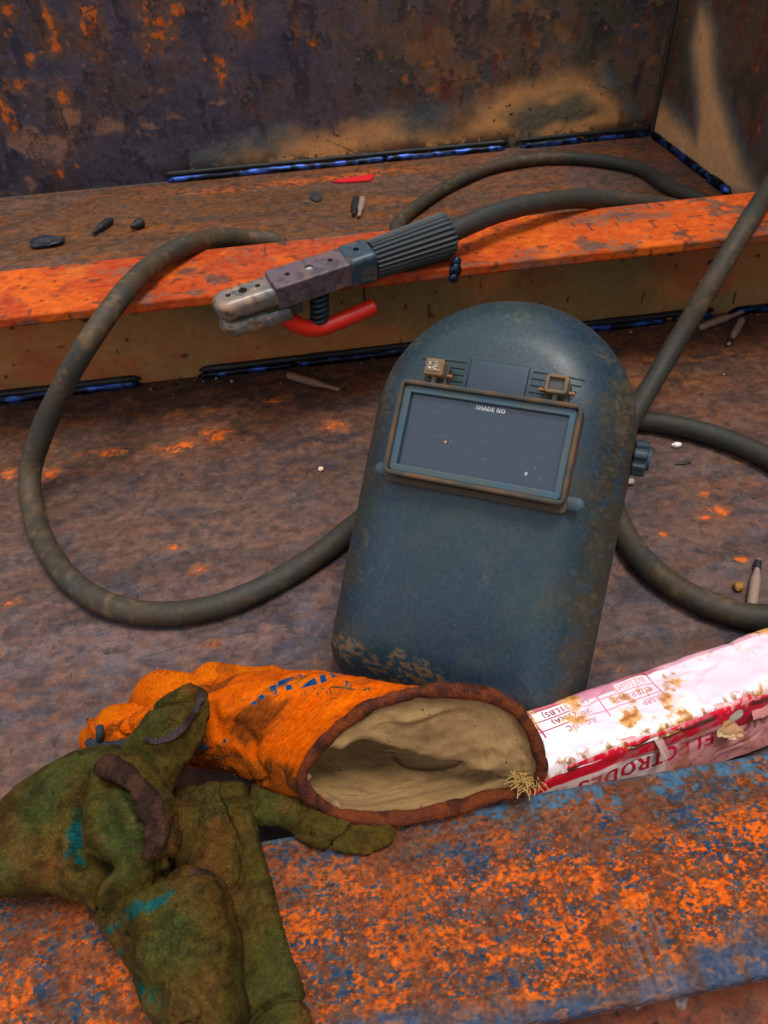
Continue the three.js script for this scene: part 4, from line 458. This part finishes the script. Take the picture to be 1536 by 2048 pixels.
const orange = group('leather_glove', 'orange suede work glove with its brown bound cuff gaping open', 'glove', { group: 'work gloves' });
const mouth = [[603, 1560, 0.118], [650, 1482, 0.14], [730, 1419, 0.158], [820, 1388, 0.168], [910, 1381, 0.17], [1000, 1399, 0.163], [1055, 1449, 0.15], [1082, 1530, 0.124], [1066, 1570, 0.106], [980, 1595, 0.099], [880, 1622, 0.097], [790, 1638, 0.097], [700, 1633, 0.099], [635, 1604, 0.106]];
{
  const R1 = [[540, 1535, 0.122], [575, 1462, 0.142], [635, 1400, 0.154], [700, 1355, 0.154], [775, 1368, 0.15], [860, 1400, 0.135], [930, 1440, 0.115], [960, 1500, 0.098], [940, 1540, 0.088], [880, 1565, 0.086], [800, 1590, 0.088], [720, 1605, 0.091], [640, 1605, 0.094], [570, 1585, 0.105]];
  const R2 = [[455, 1515, 0.118], [475, 1455, 0.135], [530, 1395, 0.146], [590, 1352, 0.142], [650, 1344, 0.13], [720, 1365, 0.11], [760, 1410, 0.09], [760, 1460, 0.075], [730, 1490, 0.07], [680, 1515, 0.07], [620, 1535, 0.075], [560, 1555, 0.082], [510, 1562, 0.09], [470, 1552, 0.102]];
  const R3 = [[385, 1500, 0.108], [395, 1455, 0.122], [430, 1405, 0.13], [475, 1362, 0.125], [520, 1341, 0.112], [570, 1355, 0.09], [590, 1390, 0.07], [580, 1430, 0.055], [550, 1460, 0.05], [510, 1485, 0.052], [470, 1510, 0.06], [430, 1530, 0.07], [405, 1534, 0.082], [388, 1522, 0.095]];
  const R4 = [[310, 1490, 0.09], [315, 1455, 0.104], [340, 1415, 0.11], [375, 1382, 0.104], [410, 1364, 0.09], [445, 1374, 0.07], [455, 1400, 0.05], [445, 1430, 0.04], [420, 1455, 0.035], [390, 1475, 0.037], [360, 1495, 0.045], [335, 1510, 0.055], [318, 1510, 0.067], [310, 1502, 0.08]];
  const R5 = [[245, 1482, 0.07], [250, 1455, 0.082], [265, 1433, 0.086], [285, 1420, 0.082], [305, 1412, 0.07], [320, 1420, 0.055], [325, 1435, 0.045], [320, 1450, 0.038], [305, 1462, 0.034], [290, 1475, 0.035], [272, 1486, 0.04], [258, 1494, 0.047], [248, 1494, 0.055], [244, 1488, 0.063]];
  const c6 = W(196, 1464, 0.055), R6 = R5.map((a, i) => { const t = i / 14 * Math.PI * 2; return c6.clone().add(V3(-0.004 + 0.006 * Math.cos(t), 0.009 * Math.sin(t), 0.012 * Math.cos(t))); });
  const body = loft([mouth, R1, R2, R3, R4, R5, R6], 168, 150, (x, y, z, s) => (fbm3(x * 28, y * 28, z * 28, 3, 31) - 0.5) * 0.009 * sst(0.1, 0.3, s) + (fbm3(x * 110, y * 110, z * 110, 2, 33) - 0.5) * 0.0022 + (1 - sst(0, 0.045, Math.abs(fbm3(x * 24, y * 30, z * 24, 2, 35) - 0.5))) * -0.0034 * sst(0.05, 0.25, s));
  // dyed suede with soot stains and the printed panel on the back of the hand
  const PW = 1400, PH = 1400, print = canvasOf(PW, PH, (c) => {
    c.fillStyle = '#fff'; c.fillRect(0, 0, PW, PH); c.setTransform(-2.088, -0.1034, -2.913, 2.167, 466 + 2.088 * 530 + 2.913 * 1395, 1200 - 2.167 * 1395 + 0.1034 * 530); c.translate(480, 1320); c.scale(1 / 5.12, 1 / 5.12);
    c.fillStyle = 'rgb(14,62,110)'; const poly = (...p) => { c.beginPath(); p.forEach(([a, b], i) => i ? c.lineTo(a, b) : c.moveTo(a, b)); c.fill(); };
    poly([385, 230], [550, 130], [560, 185], [470, 265], [400, 305]); poly([465, 280], [520, 275], [545, 325], [475, 340]); poly([305, 290], [365, 260], [385, 350], [320, 365]); poly([190, 370], [235, 355], [255, 380], [240, 400], [200, 400]); poly([110, 430], [165, 405], [175, 435], [125, 445]); poly([600, 115], [685, 120], [690, 140], [610, 180]);
    poly([610, 320], [760, 222], [790, 285]); poly([800, 195], [860, 160], [880, 265], [820, 280]); poly([885, 140], [930, 125], [1000, 185], [940, 220]); poly([985, 118], [1045, 125], [1040, 160], [1005, 175]); poly([1060, 240], [1085, 235], [1085, 285], [1065, 285]);
    c.fillStyle = 'rgb(84,56,20)'; c.save(); c.translate(575, 292); c.rotate(-0.58); c.font = 'bold 62px sans-serif'; c.fillText('SAFETY', 0, 0); c.restore();
    c.strokeStyle = 'rgb(96,54,24)'; c.lineWidth = 15; const line = (...p) => { c.beginPath(); p.forEach(([a, b], i) => i ? c.lineTo(a, b) : c.moveTo(a, b)); c.stroke(); }; line([655, 345], [680, 405]); line([745, 305], [765, 335]); line([780, 345], [800, 385]); line([820, 322], [870, 330], [895, 365]); line([905, 310], [932, 358]); line([905, 310], [1165, 294]); line([1110, 260], [1125, 290]); line([1245, 260], [1250, 290], [1290, 262], [1298, 286]);
  }).getContext('2d').getImageData(0, 0, PW, PH).data;
  const skin = sheet(PW, PH, (s, t, o) => {
    const x = s * 0.34, y = t * 0.3, big = fbm(x * 22, y * 22, 4, 901), mid = fbm(x * 70, y * 70, 4, 903), fine = fbm(x * 420, y * 420, 3, 905), k = ((PH - 1 - (t * PH | 0)) * PW + (s * PW | 0)) * 4, patch = fbm(x * 30 + 1.5 * mid, y * 30, 3, 907);
    o.r = 204; o.g = 84; o.b = 2; lay(o, [226, 104, 4], sst(0.42, 0.6, big) * 0.7); lay(o, [176, 76, 10], sst(0.52, 0.7, mid) * 0.5); lay(o, [112, 52, 14], sst(0.55, 0.68, patch) * 0.75); lay(o, [96, 46, 14], (1 - sst(0.5, 1.2, Math.hypot((s - 0.3) / 0.1, (t - 0.09) / 0.05) + (mid - 0.5) * 2)) * 0.8); lay(o, [84, 44, 20], sst(0.6, 0.7, fine * 0.6 + mid * 0.4) * 0.6);
    const palm = Math.max(1 - sst(0.0, 0.03, t - 0.0), sst(0.56, 0.6, t)); lay(o, [130, 62, 16], palm * sst(0.3, 0.55, big * 0.5 + fine * 0.5) * 0.8); lay(o, [70, 38, 18], palm * sst(0.48, 0.62, mid) * 0.7);
    const ink = 1 - im(k); if (ink > 0.02) { const wear = sst(0.26, 0.44, fbm(x * 150, y * 150, 3, 911)); o.r = mix(o.r, print[k] * 0.9, ink * wear); o.g = mix(o.g, print[k + 1], ink * wear); o.b = mix(o.b, print[k + 2], ink * wear); }
    const gr = (fine - 0.5) * 70; o.r += gr; o.g += gr * 0.6; o.b += gr * 0.2; o.h = 0.5 + (fine - 0.5) * 0.8 + (mid - 0.5) * 0.3; o.ro = 1;
    function im(q) { return Math.min(print[q], print[q + 1], print[q + 2]) / 255; }
  });
  mesh('hand', body, new THREE.MeshPhysicalMaterial({ ...skin, bumpScale: 0.001, roughness: 1, side: THREE.DoubleSide, specularIntensity: 0.1 }), orange);
  const ocol = (x, y, z, o) => { o.r = 236; o.g = 106; o.b = 6; lay(o, [248, 124, 10], sst(0.45, 0.6, fbm3(x * 40, y * 40, z * 40, 3, 41)) * 0.7); lay(o, [170, 84, 18], sst(0.54, 0.68, fbm3(x * 60, y * 60, z * 60, 3, 43)) * 0.6); };
  const finger = (pts, sd) => { const f0 = inflate([chain(pts)], 0.01), f = (x, y, z) => f0(x, y, z) + (fbm3(x * 50, y * 50, z * 50, 2, sd) - 0.5) * 0.0028, lo = V3(9, 9, 9), hi = V3(-9, -9, -9); for (const q of pts) { const p = W(q[0], q[1], q[2]); lo.min(p); hi.max(p); } lo.addScalar(-0.026); hi.addScalar(0.026); mesh('finger', paint(grainUV(surfaceNets(f, lo, hi, 0.0022)), ocol), suedeMat(), orange); };
  finger([[440, 1408, 0.055, 0.018], [360, 1394, 0.066, 0.0155], [320, 1393, 0.058, 0.0165], [289, 1406, 0.042, 0.0125]], 51); finger([[540, 1372, 0.06, 0.016], [455, 1366, 0.068, 0.011], [420, 1364, 0.062, 0.0115], [395, 1370, 0.05, 0.010]], 52); finger([[300, 1450, 0.05, 0.02], [235, 1462, 0.052, 0.016], [190, 1478, 0.03, 0.012]], 53);
  // brown leather binding round the mouth
  const mc = ringCurve(mouth); { const n = 260, g = new THREE.TubeGeometry(mc, n, 0.0041, 14, true), p = g.attributes.position, nn = g.attributes.normal; for (let i = 0; i < p.count; i++) { const x = p.getX(i), y = p.getY(i), z = p.getZ(i), k = (fbm3(x * 90, y * 90, z * 90, 3, 61) - 0.5) * 0.004; p.setXYZ(i, x + nn.getX(i) * k, y + nn.getY(i) * k, z + nn.getZ(i) * k); } g.computeVertexNormals(); mesh('binding', paint(grainUV(g), (x, y, z, o) => { o.r = 118; o.g = 60; o.b = 40; lay(o, [140, 70, 34], sst(0.45, 0.6, fbm3(x * 70, y * 70, z * 70, 3, 63)) * 0.7); lay(o, [70, 42, 38], sst(0.52, 0.66, fbm3(x * 120, y * 120, z * 120, 2, 65)) * 0.7); }), suedeMat(), orange); }
  // cotton lining: the inside of the cuff, its upper side sagging into the opening
  const P = (a) => Array.isArray(a) ? W(...a) : a.clone(), M = mouth.map(P), r1 = R1.map(P), r2 = R2.map(P), cen = (l) => l.reduce((s, p) => s.add(p), V3(0, 0, 0)).multiplyScalar(1 / l.length);
  const shrink = (l, k) => { const c = cen(l); return l.map((p) => p.clone().sub(c).multiplyScalar(k).add(c)); }, lerpR = (a, b, t) => a.map((p, i) => p.clone().lerp(b[i], t));
  const sag = [0, 0.12, 0.4, 0.8, 1, 1, 0.85, 0.35, 0, 0, 0, 0, 0, 0], drop = (l, k, back) => l.map((p, i) => p.clone().add(V3(0, -k * sag[i], back * sag[i])));
  const lin = loft([shrink(M, 0.965), drop(shrink(lerpR(M, r1, 0.1), 0.93), 0.016, 0.008), drop(shrink(lerpR(M, r1, 0.22), 0.89), 0.04, 0.018), drop(shrink(lerpR(M, r1, 0.36), 0.87), 0.036, -0.002), drop(shrink(lerpR(M, r1, 0.46), 0.88), 0.012, 0), shrink(lerpR(M, r1, 0.7), 0.86), shrink(r1, 0.86), shrink(lerpR(r1, r2, 0.7), 0.72), shrink(r2, 0.35)], 168, 110, (x, y, z, s) => ((fbm3(x * 26, y * 26, z * 26, 2, 71) - 0.5) * 0.007 - (1 - sst(0, 0.05, Math.abs(fbm3(x * 15, y * 22, z * 15, 2, 73) - 0.5))) * 0.0035 - (1 - sst(0, 0.09, Math.abs(fbm3(x * 34, y * 90, z * 60, 2, 75) - 0.5))) * 0.0008) * sst(0.03, 0.15, s));
  const cotton = sheet(1024, 1024, (s, t, o) => { const x = s * 0.3, y = t * 0.36, m = fbm(x * 40, y * 40, 4, 921), f = fbm(x * 200, y * 200, 3, 923), weave = Math.sin(x * 5200) * Math.sin(y * 5200); o.r = 150; o.g = 116; o.b = 72; lay(o, [108, 78, 44], sst(0.46, 0.72, m) * 0.5); lay(o, [176, 140, 88], sst(0.45, 0.7, fbm(x * 26, y * 20, 3, 925)) * 0.5); lay(o, [120, 84, 48], sst(0.6, 0.72, f) * 0.4); lay(o, [50, 36, 28], sst(0.955, 0.98, vn(x * 210, y * 210, 927)) * 0.9); const g = weave * 14 + (f - 0.5) * 44; o.r += g; o.g += g; o.b += g; o.h = 0.5 + weave * 0.2 + (f - 0.5) * 0.4; o.ro = 1; });
  mesh('lining', lin, new THREE.MeshStandardMaterial({ ...cotton, bumpScale: 0.0006, roughness: 1, side: THREE.DoubleSide }), orange);
  // frayed threads at the corner of the cuff
  { const tubes = [], c = W(1058, 1562, 0.108); for (let i = 0; i < 150; i++) { const a = rnd() * 6.28, l = 0.004 + 0.008 * rnd(), d = V3(Math.cos(a) * 0.8 - 0.1, 0.35 + 0.5 * rnd(), Math.sin(a) * 0.8).multiplyScalar(l), s = c.clone().add(V3((rnd() - 0.6) * 0.016, (rnd() - 0.3) * 0.006, (rnd() - 0.5) * 0.009)); tubes.push(new THREE.TubeGeometry(new THREE.QuadraticBezierCurve3(s, s.clone().addScaledVector(d, 0.5).add(V3(0, 0.003, 0.002 * (rnd() - .5))), s.clone().add(d).add(V3(0, -0.003 * rnd(), 0))), 6, 0.0003, 4)); } mesh('frayed_threads', mergeGeometries(tubes), plain(196, 156, 88, 0.9), orange).userData.kind = 'stuff'; }
  // dark thread seam along the side and its knot at the finger end
  const seamMat = plain(30, 36, 44, 0.8); strap([[375, 1489, 0.114], [420, 1490, 0.117], [448, 1484, 0.122], [470, 1490, 0.122]].map((a) => W(...a)), 0.0034, 0.8, seamMat, orange, 'side_seam', 5);
  strap([[172, 1484, 0.05], [200, 1488, 0.058], [240, 1490, 0.066], [300, 1486, 0.09], [345, 1488, 0.104]].map((a) => W(...a)), 0.005, 0.8, seamMat, orange, 'side_seam', 6); strap([[200, 1484, 0.06], [200, 1465, 0.072], [198, 1450, 0.072]].map((a) => W(...a)), 0.0028, 0.8, seamMat, orange, 'thread_end', 7);
}
const green = group('leather_glove', 'olive green suede work glove crumpled over the beam edge', 'glove', { group: 'work gloves' });
{
  const B = NEAR.h;
  // each fold of the glove is a soft pillow with its own outline, stacked on the next
  const pillow = (list, T, rho, sd) => {
    const v = list.map((a) => W(...a)), n = v.length, c = V3(0, 0, 0); v.forEach((p) => c.add(p)); c.multiplyScalar(1 / n);
    let xx = 1e-9, zz = 1e-9, xz = 0, xy = 0, zy = 0; for (const p of v) { const a = p.x - c.x, b = p.z - c.z, h = p.y - c.y; xx += a * a; zz += b * b; xz += a * b; xy += a * h; zy += b * h; } const det = xx * zz - xz * xz, gx = (xy * zz - zy * xz) / det, gz = (zy * xx - xy * xz) / det;
    const lo = v.reduce((a, p) => a.min(p), V3(9, 9, 9)), hi = v.reduce((a, p) => a.max(p), V3(-9, -9, -9));
    return (x, y, z) => {
      const bx = Math.max(lo.x - x, x - hi.x, 0), bz = Math.max(lo.z - z, z - hi.z, 0), by = Math.max(lo.y - T - y, y - hi.y - T, 0), far = Math.hypot(bx, by, bz); if (far > 0.012) return far;
      const wx = x + (fbm3(x * 40, y * 40, z * 40, 2, sd) - 0.5) * 0.006, wz = z + (fbm3(x * 40 + 9, y * 40, z * 40, 2, sd) - 0.5) * 0.006; let inn = false, d = 9;
      for (let i = 0, j = n - 1; i < n; j = i++) { const a = v[i], b = v[j]; if ((a.z > wz) !== (b.z > wz) && wx < (b.x - a.x) * (wz - a.z) / (b.z - a.z) + a.x) inn = !inn; const ex = b.x - a.x, ez = b.z - a.z, k = clamp(((wx - a.x) * ex + (wz - a.z) * ez) / (ex * ex + ez * ez)), dx = wx - a.x - k * ex, dz = wz - a.z - k * ez, e = dx * dx + dz * dz; if (e < d) d = e; }
      d = Math.sqrt(d); const h = Math.abs(y - (c.y + gx * (x - c.x) + gz * (z - c.z))); if (!inn) return Math.hypot(d, h); const q = 1 - Math.min(1, d / rho), th = T * Math.sqrt(1 - q * q); return (h - th) * 0.6;
    };
  };
  const groove = (list, h, w, depth) => { const v = list.map(([a, b]) => W(a, b, h)); return (x, y, z) => { let d = 9; for (let i = 0; i + 1 < v.length; i++) { const a = v[i], ex = v[i + 1].x - a.x, ez = v[i + 1].z - a.z, k = clamp(((x - a.x) * ex + (z - a.z) * ez) / (ex * ex + ez * ez)); d = Math.min(d, Math.hypot(x - a.x - k * ex, z - a.z - k * ez)); } return d > 3 * w ? 0 : depth * Math.exp(-(d * d) / (w * w)); }; };
  const at = (h, ...l) => l.map(([a, b, k]) => [a, b, k ?? h]);
  const sheetBack = pillow(at(0.1, [345, 1574], [420, 1562], [500, 1570], [514, 1640], [545, 1760], [590, 1900], [645, 2100], [400, 2110], [350, 1900], [325, 1700]), 0.0085, 0.009, 71);
  const tail = pillow(at(0.0945, [500, 1560], [570, 1570], [640, 1595], [720, 1625], [775, 1640], [795, 1662], [782, 1688], [745, 1704], [690, 1708], [625, 1692], [570, 1668], [505, 1640]), 0.0085, 0.014, 72);
  const tailFold = pillow(at(0.106, [505, 1600], [560, 1612], [640, 1640], [700, 1655], [690, 1668], [600, 1650], [520, 1632]), 0.006, 0.006, 78);
  const arm = pillow(at(0.116, [186, 1842], [240, 1800], [330, 1752], [395, 1748], [448, 1762], [466, 1795], [474, 1850], [486, 1950], [506, 2110], [345, 2115], [275, 1990], [235, 1920]), 0.036, 0.026, 73);
  const roll = pillow(at(0.14, [184, 1830], [212, 1775], [255, 1735], [300, 1696], [338, 1685], [348, 1730], [325, 1765], [262, 1802], [205, 1842]), 0.019, 0.015, 74);
  const palm = pillow(at(0.118, [-80, 1720], [0, 1622], [40, 1585], [100, 1545], [170, 1508], [240, 1496], [300, 1530], [310, 1620], [250, 1740], [192, 1828], [150, 1802], [100, 1788], [40, 1786], [-80, 1800]), 0.03, 0.036, 75);
  const finger = pillow(at(0.152, [184, 1526], [228, 1512], [285, 1520], [325, 1558], [348, 1612], [362, 1662], [350, 1704], [318, 1722], [280, 1740], [250, 1738], [212, 1716], [172, 1702], [168, 1660], [180, 1600]), 0.026, 0.026, 76);
  const thumb = pillow([[232, 1514, 0.13], [262, 1470, 0.135], [300, 1430, 0.14], [345, 1397, 0.145], [388, 1376, 0.15], [412, 1384, 0.152], [414, 1420, 0.152], [406, 1465, 0.148], [386, 1510, 0.142], [358, 1545, 0.138], [344, 1588, 0.132], [300, 1565, 0.13], [255, 1542, 0.128]], 0.021, 0.024, 77);
  const creases = [groove([[345, 1690], [338, 1735], [352, 1750]], 0.14, 0.003, 0.006), groove([[196, 1848], [260, 1812], [340, 1766]], 0.13, 0.003, 0.006), groove([[120, 1560], [60, 1640], [0, 1700]], 0.145, 0.006, 0.004), groove([[210, 1560], [205, 1620], [230, 1680]], 0.176, 0.004, 0.003), groove([[400, 1790], [430, 1782], [462, 1800]], 0.148, 0.0025, 0.003), groove([[400, 1960], [430, 2000], [420, 2048]], 0.15, 0.004, 0.004), groove([[360, 1600], [430, 1610], [505, 1600]], 0.11, 0.003, 0.003), groove([[192, 1545], [165, 1610], [150, 1660], [152, 1700]], 0.148, 0.0045, 0.008), groove([[150, 1700], [165, 1750], [180, 1800]], 0.14, 0.004, 0.005), groove([[60, 1600], [110, 1660], [90, 1740]], 0.14, 0.009, 0.005), groove([[200, 1545], [240, 1562], [268, 1600], [286, 1645], [284, 1700]], 0.176, 0.0025, 0.007), groove([[284, 1484], [330, 1486], [365, 1460], [395, 1410]], 0.165, 0.003, 0.004), groove([[330, 1880], [345, 1960], [330, 2040]], 0.135, 0.006, 0.005), groove([[390, 1870], [440, 1880], [478, 1900]], 0.137, 0.003, 0.003), groove([[235, 1890], [265, 1960], [330, 2010]], 0.125, 0.004, 0.006), groove([[220, 1650], [250, 1690], [280, 1700]], 0.17, 0.005, 0.004), groove([[420, 1640], [500, 1700]], 0.11, 0.008, 0.003), groove([[430, 1930], [470, 1950]], 0.13, 0.004, 0.003), groove([[545, 1640], [640, 1668], [740, 1680]], 0.106, 0.0025, 0.003)];
  const fold = (x, y, z) => (fbm3(x * 30, y * 30, z * 30, 2, 81) - 0.5) * 0.005 + (fbm3(x * 120, y * 120, z * 120, 2, 83) - 0.5) * 0.0009 + (1 - sst(0, 0.035, Math.abs(fbm3(x * 20 + 3, y * 26, z * 20, 1, 85) - 0.5))) * 0.003;
  void tailFold; const layers = [sheetBack, tail, arm, roll, palm, finger, thumb];
  const field = (x, y, z) => { let d = 9; for (const f of layers) d = smin(d, f(x, y, z), 0.001); if (d > 0.015) return d * 0.8; d += fold(x, y, z); for (const g of creases) d += g(x, y, z) * 0.7; return Math.max(d, z > NEAR.back - 0.004 ? B + 0.0008 - y : -1); };
  const g = surfaceNets(field, V3(-0.27, 0.08, -0.335), V3(0.085, 0.19, -0.06), 0.0016);
  const cyan = [[[160, 1640], [152, 1680], [150, 1712]], [[196, 1868], [225, 1854], [256, 1836], [300, 1812], [338, 1786]], [[240, 1908], [256, 1945], [284, 1985], [310, 2010]]].map((l, i) => ({ p: l.map(([a, b]) => hit(field, a, b)), w: [0.0062, 0.0042, 0.0036][i] }));
  const green3 = [[310, 1440, 14], [70, 1600, 20], [250, 1650, 20], [200, 1480, 12], [420, 1600, 16], [340, 1860, 14]].map(([a, b, r]) => [hit(field, a, b), r / 1000]);
  paint(g, (x, y, z, o) => {
    const a = fbm3(x * 24, y * 24, z * 24, 3, 91), b = fbm3(x * 70, y * 70, z * 70, 3, 93), c = fbm3(x * 34 + 7, y * 34, z * 34, 3, 95); o.r = 88; o.g = 72; o.b = 26; lay(o, [74, 80, 38], sst(0.42, 0.64, a) * 0.7); lay(o, [110, 74, 34], sst(0.42, 0.68, c) * 0.65); lay(o, [128, 70, 34], sst(0.56, 0.68, b * 0.5 + c * 0.5) * 0.6); lay(o, [58, 46, 22], sst(0.56, 0.7, b) * 0.55);
    let k = 9; for (const [q, r] of green3) k = Math.min(k, Math.hypot(x - q.x, y - q.y, z - q.z) / r); lay(o, [60, 76, 38], 0.45 * (1 - sst(0.5, 1.1, k + (b - 0.5))));
    let m = 9; for (const { p, w } of cyan) for (let i = 0; i + 1 < p.length; i++) { const ex = p[i + 1].x - p[i].x, ez = p[i + 1].z - p[i].z, k2 = clamp(((x - p[i].x) * ex + (z - p[i].z) * ez) / (ex * ex + ez * ez)), yy = mix(p[i].y, p[i + 1].y, k2); m = Math.min(m, Math.hypot(x - p[i].x - k2 * ex, (y - yy) * 0.4, z - p[i].z - k2 * ez) / w); } const hf = fbm3(x * 190, y * 190, z * 190, 3, 97); lay(o, [12, 96, 106], 0.8 * (1 - sst(0.0, 1.2, m * 1.25 + (hf - 0.5) * 4))); lay(o, [112, 84, 46], sst(0.52, 0.68, hf) * 0.35); lay(o, [50, 42, 22], sst(0.5, 0.66, fbm3(x * 150 + 5, y * 150, z * 150, 3, 98)) * 0.4); const gg = (fbm3(x * 400, y * 400, z * 400, 2, 99) - 0.5) * 26; o.r += gg; o.g += gg; o.b += gg * 0.6;
  });
  mesh('hand', grainUV(g), suedeMat(), green);
  const lift = (l, k) => l.map(([a, b]) => { const p = hit(field, a, b); const e = V3(0, EYE, 0).sub(p).normalize(); return p.addScaledVector(e, k); });
  const welt = (l, r, col, sd) => { const m = strap(lift(l, 0.0002), r, 0.45, suedeMat(), green, 'leather_welt', sd), q = m.geometry, p = q.attributes.position, nn = q.attributes.normal; for (let i = 0; i < p.count; i++) { const w = (fbm3(p.getX(i) * 140, p.getY(i) * 140, p.getZ(i) * 140, 2, sd) - 0.5) * 0.003; p.setXYZ(i, p.getX(i) + nn.getX(i) * w, p.getY(i) + nn.getY(i) * w, p.getZ(i) + nn.getZ(i) * w); } q.computeVertexNormals(); paint(grainUV(q), (x, y, z, o) => { [o.r, o.g, o.b] = col; lay(o, [52, 36, 30], sst(0.42, 0.62, fbm3(x * 120, y * 120, z * 120, 3, sd)) * 0.8); }); };
  welt([[190, 1529], [232, 1538], [270, 1566], [297, 1610], [312, 1652], [306, 1690], [286, 1718]], 0.0064, [84, 56, 44], 21); welt([[285, 1480], [320, 1482], [350, 1468], [376, 1440], [396, 1408], [404, 1384]], 0.0026, [78, 64, 66], 22); welt([[345, 1746], [385, 1745], [435, 1752]], 0.0024, [104, 74, 58], 23);
}
// loose nap standing off the suede, seen along the outlines
function nap(src, parent, count, len, tint, seed) {
  const p = src.geometry.attributes.position, nn = src.geometry.attributes.normal, col = src.geometry.attributes.color, blade = new THREE.BufferGeometry(); blade.setAttribute('position', new THREE.Float32BufferAttribute([-0.00011, 0, 0, 0.00011, 0, 0, 0, 1, 0.25], 3)); blade.setIndex([0, 1, 2]); blade.computeVertexNormals();
  const im = new THREE.InstancedMesh(blade, new THREE.MeshStandardMaterial({ roughness: 1, side: THREE.DoubleSide }), count), q = new THREE.Quaternion(), m = new THREE.Matrix4(), d = V3(0, 0, 0), c = new THREE.Color(); seedState = seed;
  for (let i = 0; i < count; i++) { const k = Math.floor(rnd() * p.count); d.set(nn.getX(k) + (rnd() - 0.5) * 1.5, nn.getY(k) + (rnd() - 0.5) * 1.5, nn.getZ(k) + (rnd() - 0.5) * 1.5).normalize(); q.setFromUnitVectors(UP, d); const L = len * (0.4 + rnd()); m.compose(V3(p.getX(k) + (rnd() - 0.5) * 0.002, p.getY(k), p.getZ(k) + (rnd() - 0.5) * 0.002), q, V3(1, L, L)); im.setMatrixAt(i, m); if (col) c.setRGB(col.getX(k), col.getY(k), col.getZ(k)).multiplyScalar(0.9); else c.setRGB(...tint).multiplyScalar(0.6 + 0.7 * rnd()); im.setColorAt(i, c); }
  im.name = 'suede_nap'; im.userData.kind = 'stuff'; im.castShadow = im.receiveShadow = true; parent.add(im);
}
nap(green.children[0], green, 12000, 0.0009, null, 77); nap(orange.children.find((o) => o.name === 'binding'), orange, 7000, 0.0012, null, 78); nap(orange.children[0], orange, 9000, 0.001, [0.5, 0.13, 0.01], 79);
renderer.render(scene, camera);
